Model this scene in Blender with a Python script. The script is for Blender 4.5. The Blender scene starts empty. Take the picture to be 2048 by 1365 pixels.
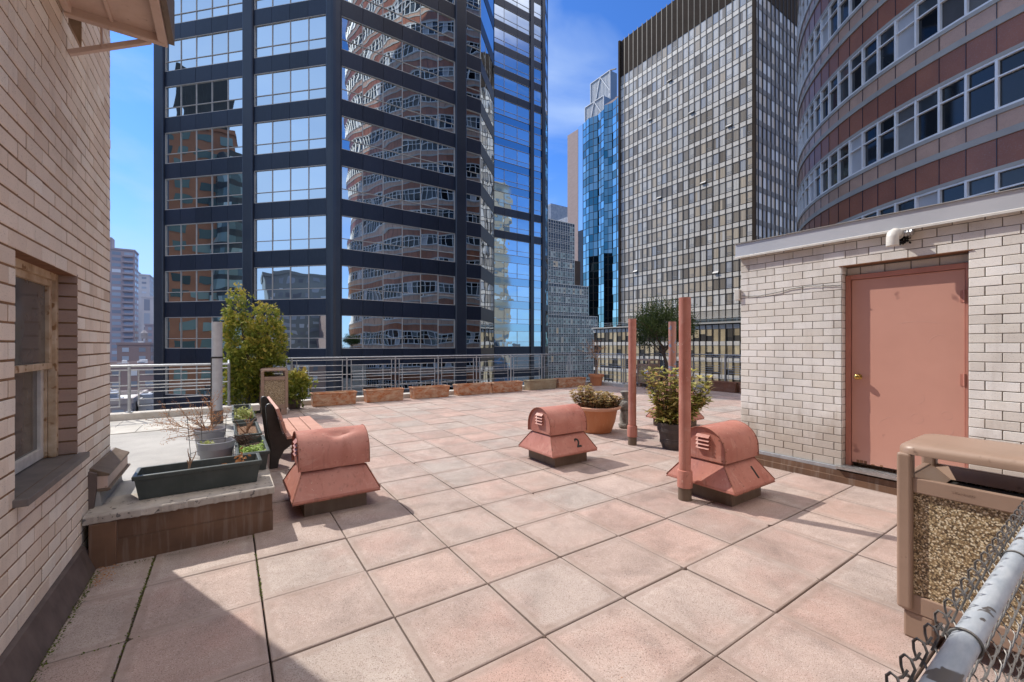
import bpy, math, random
from mathutils import Vector, Matrix
random.seed(7)
R = random.Random(11)
scene = bpy.context.scene
COL = scene.collection
PI = math.pi

# ------------------------------------------------------------------ mesh builder
class MB:
    def __init__(s):
        s.v=[]; s.f=[]; s.mi=[]; s.r=[]; s.m=0; s.rn=0.5
    def add(s, verts, faces):
        b=len(s.v); s.v.extend([tuple(p) for p in verts])
        for f in faces:
            s.f.append(tuple(i+b for i in f)); s.mi.append(s.m); s.r.append(s.rn)
    def poly(s,*pts): s.add(pts,[tuple(range(len(pts)))])
    def box(s,x0,x1,y0,y1,z0,z1):
        v=[(x0,y0,z0),(x1,y0,z0),(x1,y1,z0),(x0,y1,z0),(x0,y0,z1),(x1,y0,z1),(x1,y1,z1),(x0,y1,z1)]
        s.add(v,[(0,3,2,1),(4,5,6,7),(0,1,5,4),(1,2,6,5),(2,3,7,6),(3,0,4,7)])
    def frustum(s,b,z0,t,z1):     # b,t = (x0,x1,y0,y1)
        v=[(b[0],b[2],z0),(b[1],b[2],z0),(b[1],b[3],z0),(b[0],b[3],z0),(t[0],t[2],z1),(t[1],t[2],z1),(t[1],t[3],z1),(t[0],t[3],z1)]
        s.add(v,[(0,3,2,1),(4,5,6,7),(0,1,5,4),(1,2,6,5),(2,3,7,6),(3,0,4,7)])
    def obox(s,c,ax,h):           # oriented box: centre, three axes, half sizes
        c=Vector(c); A=[Vector(a).normalized()*k for a,k in zip(ax,h)]
        v=[]
        for sz in (-1,1):
            for sx,sy in ((-1,-1),(1,-1),(1,1),(-1,1)):
                v.append(c+A[0]*sx+A[1]*sy+A[2]*sz)
        s.add(v,[(0,3,2,1),(4,5,6,7),(0,1,5,4),(1,2,6,5),(2,3,7,6),(3,0,4,7)])
    def bar(s,p,q,w,h,up=(0,0,1)):
        p=Vector(p); q=Vector(q); d=(q-p); L=d.length; d=d.normalized(); up=Vector(up)
        side=d.cross(up)
        if side.length<1e-5: side=d.cross(Vector((1,0,0)))
        side.normalize(); u2=side.cross(d)
        s.obox((p+q)/2,(d,side,u2),(L/2,w/2,h/2))
    def loft(s,rings,cap0=True,cap1=True,closed=True):
        n=len(rings[0]); b=len(s.v)
        for rg in rings: s.v.extend([tuple(p) for p in rg])
        for k in range(len(rings)-1):
            for i in range(n if closed else n-1):
                j=(i+1)%n
                s.f.append((b+k*n+i,b+k*n+j,b+(k+1)*n+j,b+(k+1)*n+i)); s.mi.append(s.m); s.r.append(s.rn)
        if cap0: s.f.append(tuple(b+i for i in reversed(range(n)))); s.mi.append(s.m); s.r.append(s.rn)
        if cap1: s.f.append(tuple(b+(len(rings)-1)*n+i for i in range(n))); s.mi.append(s.m); s.r.append(s.rn)
    def tube(s,pts,r,seg=8,caps=True):
        pts=[Vector(p) for p in pts]; n=len(pts)
        rad=r if isinstance(r,(list,tuple)) else [r]*n
        rings=[]; prev=None
        for i,p in enumerate(pts):
            d=(pts[min(i+1,n-1)]-pts[max(i-1,0)]).normalized()
            if prev is None:
                a=Vector((0,0,1)) if abs(d.z)<.9 else Vector((1,0,0))
                x=d.cross(a).normalized()
            else:
                x=(prev-d*prev.dot(d))
                x=x.normalized() if x.length>1e-6 else d.cross(Vector((.3,.5,.8))).normalized()
            prev=x; y=d.cross(x)
            rings.append([p+(x*math.cos(2*PI*k/seg)+y*math.sin(2*PI*k/seg))*rad[i] for k in range(seg)])
        s.loft(rings,caps,caps)
    def lathe(s,prof,c=(0,0,0),seg=32,cap0=True,cap1=True,wob=None):
        rings=[]
        for (r,z) in prof:
            rings.append([(c[0]+r*math.cos(2*PI*k/seg)*(1 if not wob else wob(k,z)),c[1]+r*math.sin(2*PI*k/seg)*(1 if not wob else wob(k,z)),c[2]+z) for k in range(seg)])
        s.loft(rings,cap0,cap1)
    def prism(s,outline,axis,a,b):  # outline in the two other axes, extruded from a to b
        def P(u,v,w): return {'x':(w,u,v),'y':(u,w,v),'z':(u,v,w)}[axis]
        s.loft([[P(u,v,a) for u,v in outline],[P(u,v,b) for u,v in outline]])
    def leaf(s,p,d,n,L,W,bend=.25):
        d=Vector(d).normalized(); n=Vector(n); n=(n-d*n.dot(d))
        n=n.normalized() if n.length>1e-5 else d.orthogonal().normalized()
        t=d.cross(n); p=Vector(p)
        a=p; m1=p+d*L*.35+t*W*.5+n*L*bend*.12; m2=p+d*L*.35-t*W*.5+n*L*bend*.12
        k1=p+d*L*.72+t*W*.36+n*L*bend*.02; k2=p+d*L*.72-t*W*.36+n*L*bend*.02
        e=p+d*L-n*L*bend*.3; c1=p+d*L*.35; c2=p+d*L*.72-n*L*.03
        s.add([a,m1,k1,e,k2,m2,c1,c2],[(0,6,1),(0,5,6),(6,7,2,1),(5,4,7,6),(7,3,2),(4,3,7)])
    def build(s,name,mats,parent=None,smooth=None,bevel=0,bseg=2,recalc=False):
        off=Vector((0,0,0)); q=parent
        while q is not None: off+=Vector(q.location); q=q.parent
        me=bpy.data.meshes.new(name)
        vs=[(x-off.x,y-off.y,z-off.z) for x,y,z in s.v]
        me.from_pydata(vs,[],s.f)
        if not isinstance(mats,(list,tuple)): mats=[mats]
        for m in mats: me.materials.append(m)
        me.polygons.foreach_set('material_index',s.mi)
        at=me.attributes.new('rnd','FLOAT','FACE'); at.data.foreach_set('value',s.r)
        if recalc:
            import bmesh
            bm=bmesh.new(); bm.from_mesh(me); bmesh.ops.recalc_face_normals(bm,faces=bm.faces); bm.to_mesh(me); bm.free()
        if smooth is not None:
            me.polygons.foreach_set('use_smooth',[True]*len(me.polygons))
            try: me.set_sharp_from_angle(angle=math.radians(smooth))
            except Exception: pass
        me.update()
        o=bpy.data.objects.new(name,me); COL.objects.link(o)
        if parent is not None: o.parent=parent
        if bevel>0:
            b=o.modifiers.new('b','BEVEL'); b.width=bevel; b.segments=bseg; b.limit_method='ANGLE'; b.angle_limit=math.radians(40)
        return o

def thing(name,label,cat,loc=(0,0,0),group=None):
    o=bpy.data.objects.new(name,None); COL.objects.link(o); o.location=loc; o.empty_display_size=.1
    o['label']=label; o['category']=cat
    if group: o['group']=group
    return o
def tag(o,label,cat,group=None):
    o['label']=label; o['category']=cat
    if group: o['group']=group
    return o
def structure(o): o['kind']='structure'; return o
def dup(root,loc,rotz=None,label=None):
    r=root.copy(); COL.objects.link(r); r.location=loc
    if rotz is not None: r.rotation_euler=(0,0,rotz)
    if label: r['label']=label
    for ch in list(root.children):
        c=ch.copy(); COL.objects.link(c); c.parent=r
        for g in list(ch.children):
            d=g.copy(); COL.objects.link(d); d.parent=c
    return r

# ------------------------------------------------------------------ materials
class NT:
    def __init__(s,name):
        s.mat=bpy.data.materials.new(name); s.mat.use_nodes=True
        s.t=s.mat.node_tree; s.t.nodes.clear()
        s.out=s.n('ShaderNodeOutputMaterial'); s.p=s.n('ShaderNodeBsdfPrincipled')
        s.l(s.p.outputs[0],s.out.inputs[0]); s._c=None
    def n(s,t,**k):
        x=s.t.nodes.new(t)
        for a,b in k.items(): setattr(x,a,b)
        return x
    def l(s,a,b): s.t.links.new(a,b)
    def coord(s,scale=(1,1,1)):
        if s._c is None:
            tc=s.n('ShaderNodeTexCoord'); oi=s.n('ShaderNodeObjectInfo')
            ml=s.n('ShaderNodeMath',operation='MULTIPLY'); ml.inputs[1].default_value=37.; s.l(oi.outputs['Random'],ml.inputs[0])
            va=s.n('ShaderNodeVectorMath',operation='ADD'); s.l(tc.outputs['Object'],va.inputs[0]); s.l(ml.outputs[0],va.inputs[1])
            s._c=va.outputs[0]
        if scale==(1,1,1): return s._c
        mp=s.n('ShaderNodeVectorMath',operation='MULTIPLY'); mp.inputs[1].default_value=scale; s.l(s._c,mp.inputs[0])
        return mp.outputs[0]
    def noise(s,scale,detail=3,rough=.55,stretch=(1,1,1),dist=0):
        x=s.n('ShaderNodeTexNoise'); x.inputs['Scale'].default_value=scale; x.inputs['Detail'].default_value=detail
        x.inputs['Roughness'].default_value=rough; x.inputs['Distortion'].default_value=dist
        s.l(s.coord(stretch),x.inputs['Vector']); return x.outputs['Fac']
    def ramp(s,fac,stops,interp='LINEAR'):
        x=s.n('ShaderNodeValToRGB'); x.color_ramp.interpolation=interp; e=x.color_ramp.elements
        while len(e)<len(stops): e.new(.5)
        for i,(p,c) in enumerate(stops):
            e[i].position=p; e[i].color=(c[0],c[1],c[2],1) if isinstance(c,(tuple,list)) else (c,c,c,1)
        s.l(fac,x.inputs[0]); return x.outputs[0]
    def mix(s,fac,a,b,mode='MIX'):
        x=s.n('ShaderNodeMix',data_type='RGBA',blend_type=mode)
        for sock,val in ((x.inputs[0],fac),(x.inputs[6],a),(x.inputs[7],b)):
            if isinstance(val,(int,float)): sock.default_value=val
            elif isinstance(val,(tuple,list)): sock.default_value=(val[0],val[1],val[2],1)
            else: s.l(val,sock)
        return x.outputs[2]
    def rnd(s):
        x=s.n('ShaderNodeAttribute',attribute_name='rnd'); return x.outputs['Fac']
    def bump(s,h,strength=.3,dist=.01,prev=None):
        b=s.n('ShaderNodeBump'); b.inputs['Strength'].default_value=strength; b.inputs['Distance'].default_value=dist
        s.l(h,b.inputs['Height'])
        if prev is not None: s.l(prev,b.inputs['Normal'])
        return b.outputs[0]
    def fin(s,col=None,rough=.6,metal=0,spec=.5,nrm=None):
        p=s.p
        if col is not None:
            if isinstance(col,(tuple,list)): p.inputs['Base Color'].default_value=(col[0],col[1],col[2],1)
            else: s.l(col,p.inputs['Base Color'])
        if isinstance(rough,(int,float)): p.inputs['Roughness'].default_value=rough
        else: s.l(rough,p.inputs['Roughness'])
        p.inputs['Metallic'].default_value=metal; p.inputs['Specular IOR Level'].default_value=spec
        if nrm is not None: s.l(nrm,p.inputs['Normal'])
        return s.mat

def lerp(a,b,t): return tuple(x+(y-x)*t for x,y in zip(a,b))
def plain(name,c1,c2=None,scale=6,rough=.6,metal=0,spec=.4,bump=0,bscale=120,streak=None,speck=None,pal=None,bdist=.004,detail=4):
    t=NT(name); c2=c2 or lerp(c1,(0,0,0),.25)
    f=t.noise(scale,detail)
    if pal:
        base=t.ramp(t.rnd(),[(i/(len(pal)-1),c) for i,c in enumerate(pal)])
        k=t.ramp(f,[(.3,.78),(.7,1.12)])
        col=t.mix(1.,base,k,'MULTIPLY')
    else:
        col=t.ramp(f,[(.32,c1),(.68,c2)])
    if streak:   # (colour, amount)
        g=t.noise(1,5,.6,(22,22,1.6)); col=t.mix(t.ramp(g,[(.5,0.),(.72,streak[1])]),col,streak[0])
    if speck:    # (colour, scale, threshold)
        g=t.noise(speck[1],2); col=t.mix(t.ramp(g,[(speck[2],0.),(speck[2]+.06,1.)]),col,speck[0])
    nr=None
    if bump: nr=t.bump(t.noise(bscale,5,.65),bump,bdist)
    return t.fin(col,rough,metal,spec,nr)

def foliage(name,pal,trans=.3,rough=.5):
    t=NT(name)
    col=t.ramp(t.rnd(),[(i/(len(pal)-1),c) for i,c in enumerate(pal)])
    t.fin(col,rough,0,.35)
    tr=t.n('ShaderNodeBsdfTranslucent'); t.l(col,tr.inputs[0])
    mx=t.n('ShaderNodeMixShader'); mx.inputs[0].default_value=trans
    t.l(t.p.outputs[0],mx.inputs[1]); t.l(tr.outputs[0],mx.inputs[2]); t.l(mx.outputs[0],t.out.inputs[0])
    return t.mat

def mirror_glass(name,tint,wave=.03,scale=.45,rough=.01,metal=1.,var=.12,pane=.0):
    t=NT(name)
    h=t.noise(scale,2,.45,(1,1,1.15)); 
    nr=t.bump(h,1.,wave) if wave else None
    col=t.ramp(t.rnd(),[(0,lerp(tint,(0,0,0),var)),(1,lerp(tint,(1,1,1),var*.4))])
    return t.fin(col,rough,metal,.8,nr)

def brickmat(name,pal,sc=.9,grime=False):
    t=NT(name)
    base=t.ramp(t.rnd(),[(i/(len(pal)-1),c) for i,c in enumerate(pal)])
    k=t.ramp(t.noise(1.1,5,.6),[(.3,.80),(.7,1.08)])
    col=t.mix(1.,base,k,'MULTIPLY')
    s2=t.noise(160,2); col=t.mix(t.ramp(s2,[(.62,0.),(.72,.55)]),col,(.16,.12,.09))
    g=t.noise(1,5,.6,(9,9,.8)); col=t.mix(t.ramp(g,[(.55,0.),(.8,.30)]),col,(.25,.19,.14))
    if grime:
        tc=t.n('ShaderNodeTexCoord'); sp=t.n('ShaderNodeSeparateXYZ'); t.l(tc.outputs['Object'],sp.inputs[0])
        nz=t.noise(1,4,.6,(5,5,1.5)); ad=t.n('ShaderNodeMath',operation='MULTIPLY_ADD'); ad.inputs[1].default_value=-.9; t.l(nz,ad.inputs[0]); t.l(sp.outputs[2],ad.inputs[2])
        lo=t.ramp(ad.outputs[0],[(0.,.55),(.35,0.)]); col=t.mix(lo,col,(.30,.225,.16))
        a2=t.n('ShaderNodeMath',operation='MULTIPLY_ADD'); a2.inputs[1].default_value=.55; t.l(nz,a2.inputs[0]); s3=t.n('ShaderNodeMath',operation='SUBTRACT'); t.l(sp.outputs[2],s3.inputs[0]); s3.inputs[1].default_value=2.05; t.l(s3.outputs[0],a2.inputs[2])
        hi=t.ramp(a2.outputs[0],[(.62,0.),(1.,.42)]); col=t.mix(hi,col,(.42,.35,.27))
    nr=t.bump(t.noise(140,5,.7),.35,.003)
    return t.fin(col,.85,0,.25,nr)

def flatbrick(name,c1,c2,mortar,sx=.215,sz=.0875):
    t=NT(name)
    tc=t.n('ShaderNodeTexCoord'); sp=t.n('ShaderNodeSeparateXYZ'); t.l(tc.outputs['Object'],sp.inputs[0])
    ad=t.n('ShaderNodeMath',operation='ADD'); t.l(sp.outputs[0],ad.inputs[0]); t.l(sp.outputs[1],ad.inputs[1])
    cb=t.n('ShaderNodeCombineXYZ'); t.l(ad.outputs[0],cb.inputs[0]); t.l(sp.outputs[2],cb.inputs[1])
    b=t.n('ShaderNodeTexBrick'); b.inputs['Scale'].default_value=1.; b.inputs['Brick Width'].default_value=sx; b.inputs['Row Height'].default_value=sz
    b.inputs['Mortar Size'].default_value=.006; b.inputs['Color1'].default_value=(*c1,1); b.inputs['Color2'].default_value=(*c2,1); b.inputs['Mortar'].default_value=(*mortar,1)
    t.l(cb.outputs[0],b.inputs['Vector'])
    nr=t.bump(b.outputs['Fac'],-.6,.01)
    return t.fin(b.outputs['Color'],.85,0,.25,nr)

# paving slab: colour per slab, cloudy blotches, fine pale and dark grains
def paver_mat():
    t=NT('paving_slab')
    pal=[(.325,.24,.21),(.435,.335,.295),(.365,.315,.285),(.445,.305,.26),(.405,.35,.315),(.405,.295,.255),(.36,.26,.225)]
    base=t.ramp(t.rnd(),[(i/6,c) for i,c in enumerate(pal)])
    k=t.ramp(t.noise(2.6,5,.62,dist=.6),[(.28,.66),(.5,.98),(.75,1.16)])
    col=t.mix(1.,base,k,'MULTIPLY')
    pk=t.noise(1.7,4,.6); col=t.mix(t.ramp(pk,[(.49,0.),(.70,.45)]),col,(.46,.275,.23))
    pale=t.noise(3.3,5,.7,dist=.5); col=t.mix(t.ramp(pale,[(.58,0.),(.78,.32)]),col,(.56,.49,.45))
    col=t.mix(t.ramp(t.noise(230,2,.6),[(.60,0.),(.68,.65)]),col,(.70,.62,.57))
    col=t.mix(t.ramp(t.noise(170,2,.6),[(.36,.75),(.45,0.)]),col,(.15,.095,.078))
    tc=t.n('ShaderNodeTexCoord'); sp=t.n('ShaderNodeSeparateXYZ'); t.l(tc.outputs['Object'],sp.inputs[0]); ed=[]
    for ax,o,pt in ((0,.176,.6205),(1,1.2,.5988)):
        a=t.n('ShaderNodeMath',operation='SUBTRACT'); t.l(sp.outputs[ax],a.inputs[0]); a.inputs[1].default_value=o
        b=t.n('ShaderNodeMath',operation='PINGPONG'); t.l(a.outputs[0],b.inputs[0]); b.inputs[1].default_value=pt/2; ed.append(b.outputs[0])
    mn=t.n('ShaderNodeMath',operation='MINIMUM'); t.l(ed[0],mn.inputs[0]); t.l(ed[1],mn.inputs[1])
    en=t.noise(14,5,.65); m2=t.n('ShaderNodeMath',operation='MULTIPLY_ADD'); m2.inputs[1].default_value=-.07; t.l(en,m2.inputs[0]); t.l(mn.outputs[0],m2.inputs[2])
    col=t.mix(t.ramp(m2.outputs[0],[(0.,.55),(.03,0.)]),col,(.20,.13,.10))
    m3=t.n('ShaderNodeMath',operation='MULTIPLY_ADD'); m3.inputs[1].default_value=.16; t.l(t.noise(4,4,.6),m3.inputs[0]); t.l(mn.outputs[0],m3.inputs[2])
    col=t.mix(t.ramp(m3.outputs[0],[(.085,.30),(.16,0.)]),col,(.60,.52,.48))
    st=t.noise(9,4,.7); col=t.mix(t.ramp(st,[(.60,0.),(.74,.42)]),col,(.23,.165,.135))
    wv=t.noise(1.1,6,.7,dist=1.2); col=t.mix(t.ramp(wv,[(.50,0.),(.56,.22),(.60,.05),(.8,.2)]),col,(.27,.20,.165))
    nr=t.bump(t.noise(190,3,.7),.55,.004)
    return t.fin(col,.74,0,.35,nr)
# ------------------------------------------------------------------ camera, sky, sun
CAMH=1.56; YAW=math.radians(33.83)
cam=bpy.data.cameras.new('camera'); cam.sensor_width=36; cam.lens=849/2048*36; cam.shift_y=7.5/2048; cam.clip_start=.02; cam.clip_end=9000
co=bpy.data.objects.new('camera',cam); COL.objects.link(co); co.location=(0,0,CAMH); co.rotation_euler=(PI/2,0,-YAW); scene.camera=co
SUN_EL=math.radians(46); SAZ=math.radians(-23.2)
sv=Vector((math.sin(SAZ)*math.cos(SUN_EL),math.cos(SAZ)*math.cos(SUN_EL),math.sin(SUN_EL)))
sl=bpy.data.lights.new('sun','SUN'); sl.energy=5.0; sl.angle=math.radians(.53); sl.color=(1,.95,.86)
so=bpy.data.objects.new('sun',sl); COL.objects.link(so); so.rotation_euler=(-sv).to_track_quat('-Z','Y').to_euler(); so.location=(-10,30,60)
w=bpy.data.worlds.new('World'); scene.world=w; w.use_nodes=True
nt=w.node_tree; nt.nodes.clear()
wo=nt.nodes.new('ShaderNodeOutputWorld'); bg=nt.nodes.new('ShaderNodeBackground'); sk=nt.nodes.new('ShaderNodeTexSky')
sk.sky_type='NISHITA'; sk.sun_disc=False; sk.sun_elevation=SUN_EL; sk.sun_rotation=SAZ; sk.air_density=1.; sk.dust_density=.35; sk.ozone_density=2.2; sk.altitude=60
bg.inputs[1].default_value=.15
def wmix(mode,fac,a,b):
    x=nt.nodes.new('ShaderNodeMix'); x.data_type='RGBA'; x.blend_type=mode
    for sk_,v in ((x.inputs[0],fac),(x.inputs[6],a),(x.inputs[7],b)):
        if isinstance(v,(int,float)): sk_.default_value=v
        elif isinstance(v,tuple): sk_.default_value=(*v,1)
        else: nt.links.new(v,sk_)
    return x.outputs[2]
tc=nt.nodes.new('ShaderNodeTexCoord'); mp=nt.nodes.new('ShaderNodeMapping'); mp.inputs['Scale'].default_value=(1.1,1.1,3.2); mp.inputs['Rotation'].default_value=(0,.25,.4)
nt.links.new(tc.outputs['Generated'],mp.inputs[0])
nz=nt.nodes.new('ShaderNodeTexNoise'); nz.inputs['Scale'].default_value=2.1; nz.inputs['Detail'].default_value=6; nz.inputs['Roughness'].default_value=.5; nz.inputs['Distortion'].default_value=.4
nt.links.new(mp.outputs[0],nz.inputs['Vector'])
cr=nt.nodes.new('ShaderNodeValToRGB'); cr.color_ramp.elements[0].position=.47; cr.color_ramp.elements[0].color=(0,0,0,1); cr.color_ramp.elements[1].position=.76; cr.color_ramp.elements[1].color=(.72,.72,.72,1)
nt.links.new(nz.outputs['Fac'],cr.inputs[0])
skc=wmix('MULTIPLY',1.,sk.outputs[0],(.42,.79,1.38))
skc=wmix('MIX',cr.outputs[0],skc,(4.0,5.2,7.2))
# pale haze low down and toward the west
hs=nt.nodes.new('ShaderNodeSeparateXYZ'); nt.links.new(tc.outputs['Generated'],hs.inputs[0])
hr_=nt.nodes.new('ShaderNodeValToRGB'); hr_.color_ramp.interpolation='EASE'; e_=hr_.color_ramp.elements; e_[0].position=0; e_[0].color=(.55,.55,.55,1); e_[1].position=.42; e_[1].color=(0,0,0,1)
nt.links.new(hs.outputs['Z'],hr_.inputs[0]); skc=wmix('MIX',hr_.outputs[0],skc,(4.1,5.3,7.0))
hw_=nt.nodes.new('ShaderNodeMath'); hw_.operation='MULTIPLY'; hw_.inputs[1].default_value=-1; nt.links.new(hs.outputs['X'],hw_.inputs[0])
hx_=nt.nodes.new('ShaderNodeValToRGB'); hx_.color_ramp.interpolation='EASE'; e_=hx_.color_ramp.elements; e_[0].position=.42; e_[0].color=(0,0,0,1); e_[1].position=.9; e_[1].color=(.75,.75,.75,1)
nt.links.new(hw_.outputs[0],hx_.inputs[0]); skc=wmix('MIX',hx_.outputs[0],skc,(3.6,5.0,7.2))
# bright sky cap added out of view, overhead and south-east, as fill light
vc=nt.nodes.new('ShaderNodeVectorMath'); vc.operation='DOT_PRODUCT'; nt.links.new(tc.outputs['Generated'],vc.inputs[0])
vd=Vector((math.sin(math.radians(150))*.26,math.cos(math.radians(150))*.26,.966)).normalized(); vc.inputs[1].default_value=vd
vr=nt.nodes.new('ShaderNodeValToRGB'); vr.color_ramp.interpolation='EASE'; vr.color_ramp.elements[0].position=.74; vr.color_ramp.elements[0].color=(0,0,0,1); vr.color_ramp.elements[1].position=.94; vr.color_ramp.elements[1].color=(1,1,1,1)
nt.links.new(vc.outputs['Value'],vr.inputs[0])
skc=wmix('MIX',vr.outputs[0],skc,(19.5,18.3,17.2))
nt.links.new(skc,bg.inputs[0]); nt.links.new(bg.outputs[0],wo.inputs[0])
scene.view_settings.view_transform='Standard'; scene.view_settings.look='None'; scene.view_settings.exposure=0
scene.cycles.max_bounces=7; scene.cycles.diffuse_bounces=4; scene.cycles.glossy_bounces=4; scene.cycles.transmission_bounces=4

# ------------------------------------------------------------------ materials
m_paver=paver_mat()
m_joint=plain('joint_dirt',(.028,.018,.014),(.055,.038,.028),scale=12,rough=.95)
m_lbrick=brickmat('left_brick',[(.76,.63,.51),(.84,.715,.59),(.88,.77,.65),(.80,.67,.55),(.90,.82,.71),(.70,.56,.44)])
m_rbrick=brickmat('cream_brick',[(.70,.65,.585),(.78,.735,.675),(.82,.78,.725),(.86,.83,.785),(.80,.76,.695),(.75,.70,.63)],grime=True)
m_jbrick=brickmat('jamb_brick',[(.36,.25,.20),(.41,.29,.235),(.38,.265,.21)])
m_lmortar=plain('tan_mortar',(.33,.19,.10),(.16,.09,.045),scale=7,rough=.95,bump=.5,bscale=200)
m_rmortar=plain('grey_mortar',(.27,.245,.215),(.16,.14,.12),scale=7,rough=.95,bump=.5,bscale=200)
m_flatbrick=flatbrick('plain_brick_wall',(.50,.42,.35),(.58,.49,.41),(.25,.18,.12))
m_brown=plain('brown_flashing',(.105,.058,.036),(.175,.095,.056),scale=3.5,rough=.5,spec=.4,streak=((.30,.25,.21),.45),bump=.12,bscale=40)
m_dkbrown=plain('dark_brown_metal',(.115,.080,.055),(.17,.12,.085),scale=6,rough=.5,streak=((.22,.18,.13),.35))
m_black_mem=plain('dark_membrane',(.085,.062,.055),(.14,.105,.092),scale=7,rough=.7,streak=((.16,.13,.12),.3),bump=.2,bscale=60)
m_conc=plain('weathered_concrete',(.54,.49,.43),(.34,.30,.26),scale=4.5,rough=.9,bump=.4,bscale=90,speck=((.13,.12,.115),26,.62),detail=8)
m_kerb=plain('pale_kerb',(.58,.55,.50),(.44,.41,.37),scale=5,rough=.85,bump=.3,bscale=120)
m_roofgrey=plain('grey_roofing',(.40,.385,.365),(.31,.30,.285),scale=3,rough=.9,bump=.5,bscale=240,speck=((.52,.50,.47),300,.6))
m_lpaver=plain('pale_slab',(.50,.48,.44),(.40,.38,.345),scale=5,rough=.85,bump=.35,bscale=200)
def weathered_paint(name,c1,c2):
    t=NT(name)
    col=t.ramp(t.noise(3.0,7,.62,dist=.4),[(.30,c1),(.70,c2)])
    ch=t.noise(5.5,8,.72,dist=.8); col=t.mix(t.ramp(ch,[(.54,0.),(.72,.55)]),col,(.60,.37,.31))
    dr=t.noise(1,6,.65,(26,26,1.3)); col=t.mix(t.ramp(dr,[(.56,0.),(.70,.55)]),col,(.23,.095,.07))
    ru=t.noise(24,5,.7,dist=.5); k=t.ramp(ru,[(.655,0.),(.675,.9)]); col=t.mix(k,col,(.16,.07,.04))
    pl=t.noise(38,3,.6); col=t.mix(t.ramp(pl,[(.70,0.),(.72,.8)]),col,(.62,.43,.36))
    n1=t.bump(t.noise(7,3,.5),.25,.006); nr=t.bump(t.noise(60,5,.6),.18,.003,n1)
    return t.fin(col,t.ramp(ch,[(.4,.46),(.7,.72)]),0,.4,nr)
m_pink=weathered_paint('pink_paint',(.49,.22,.17),(.385,.135,.098))
m_pinkdoor=plain('pink_door_paint',(.59,.305,.232),(.55,.28,.212),scale=2.4,rough=.5,spec=.4,bump=.06,bscale=14,speck=((.36,.17,.135),5,.70),detail=7)
m_frame=plain('pink_frame_paint',(.50,.215,.16),(.44,.185,.14),scale=5,rough=.5,bump=.1,bscale=30)
m_rust=plain('rusty_edge',(.17,.075,.04),(.28,.14,.075),scale=30,rough=.9,bump=.4,bscale=120)
m_galv=plain('galvanised_steel',(.46,.48,.50),(.34,.36,.385),scale=14,rough=.42,metal=.55,spec=.5,bump=.06,bscale=60)
m_coping=plain('coping_metal',(.62,.64,.68),(.55,.57,.61),scale=2.2,rough=.38,metal=.35,spec=.5,bump=.05,bscale=20)
m_white=plain('white_plastic',(.68,.65,.60),(.58,.55,.50),scale=12,rough=.45)
m_dplate=plain('diamond_plate',(.55,.55,.55),(.38,.38,.38),scale=20,rough=.35,metal=.8,bump=.2,bscale=60)
m_brass=plain('brass',(.62,.42,.13),(.5,.33,.10),scale=20,rough=.22,metal=1.)
m_black=plain('black_iron',(.018,.017,.016),(.035,.033,.03),scale=12,rough=.45,spec=.5,bump=.15,bscale=90)
m_rubber=plain('black_stencil',(.014,.013,.012),(.03,.028,.026),scale=30,rough=.7)
m_bin=plain('bin_brown',(.275,.185,.135),(.32,.215,.16),scale=5,rough=.42,spec=.5,bump=.06,bscale=200,speck=((.20,.125,.09),18,.68),detail=7)
m_binin=plain('bin_dark_inside',(.012,.011,.010),(.02,.018,.016),rough=.8)
m_slat=plain('recycled_plank',(.50,.27,.205),(.42,.215,.16),scale=6,rough=.6,bump=.15,bscale=50,speck=((.58,.36,.29),40,.66))
m_green=plain('dark_green_plastic',(.040,.052,.048),(.062,.075,.07),scale=7,rough=.42,spec=.5,bump=.05,bscale=60,streak=((.12,.13,.12),.2))
m_greyp=plain('grey_pot_plastic',(.34,.345,.37),(.29,.295,.32),scale=8,rough=.5,streak=((.22,.22,.22),.3))
m_gpipe=plain('grey_pipe_paint',(.40,.41,.44),(.33,.34,.37),scale=10,rough=.5,streak=((.25,.25,.26),.3))
m_soil=plain('potting_soil',(.045,.030,.020),(.10,.065,.045),scale=40,rough=1,bump=.9,bscale=90,bdist=.02)
m_mulch=plain('dry_mulch',(.26,.15,.085),(.12,.065,.04),scale=50,rough=1,bump=.9,bscale=80,bdist=.02)
m_twig=foliage('dry_twig',[(.22,.12,.07),(.33,.19,.11),(.42,.27,.17)],.0,.9)
m_drybud=foliage('dry_leaf',[(.33,.14,.05),(.45,.20,.08),(.50,.28,.13)],.25,.8)
m_bark=plain('bark',(.085,.06,.045),(.15,.11,.085),scale=18,rough=.95,bump=.6,bscale=60,bdist=.01)
m_paleg=foliage('pale_green_leaf',[(.30,.36,.07),(.40,.42,.11),(.48,.46,.18),(.34,.42,.09)],.35)
m_brightg=foliage('bright_green_leaf',[(.26,.40,.06),(.34,.46,.10),(.42,.52,.16)],.4)
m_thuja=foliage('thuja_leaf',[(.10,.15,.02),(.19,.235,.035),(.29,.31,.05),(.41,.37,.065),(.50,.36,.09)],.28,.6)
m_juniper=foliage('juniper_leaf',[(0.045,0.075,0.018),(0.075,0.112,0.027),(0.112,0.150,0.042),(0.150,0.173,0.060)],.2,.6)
m_aucuba=foliage('variegated_leaf',[(.10,.12,.025),(.20,.22,.045),(.36,.36,.085),(.52,.48,.15),(.46,.30,.12),(.28,.11,.06),(.50,.48,.16)],.25,.32)
m_sedum=foliage('bronze_leaf',[(0.140,0.140,0.049),(0.266,0.196,0.077),(0.420,0.238,0.091),(0.476,0.364,0.168),(0.196,0.210,0.070)],.2,.6)
m_moss=foliage('moss_green',[(.075,.095,.012),(.12,.14,.02),(.05,.06,.012)],.1,.9)
m_wframe=plain('old_cream_paint',(.60,.47,.33),(.38,.25,.14),scale=9,rough=.7,speck=((.26,.14,.06),16,.60),bump=.3,bscale=60)
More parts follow.
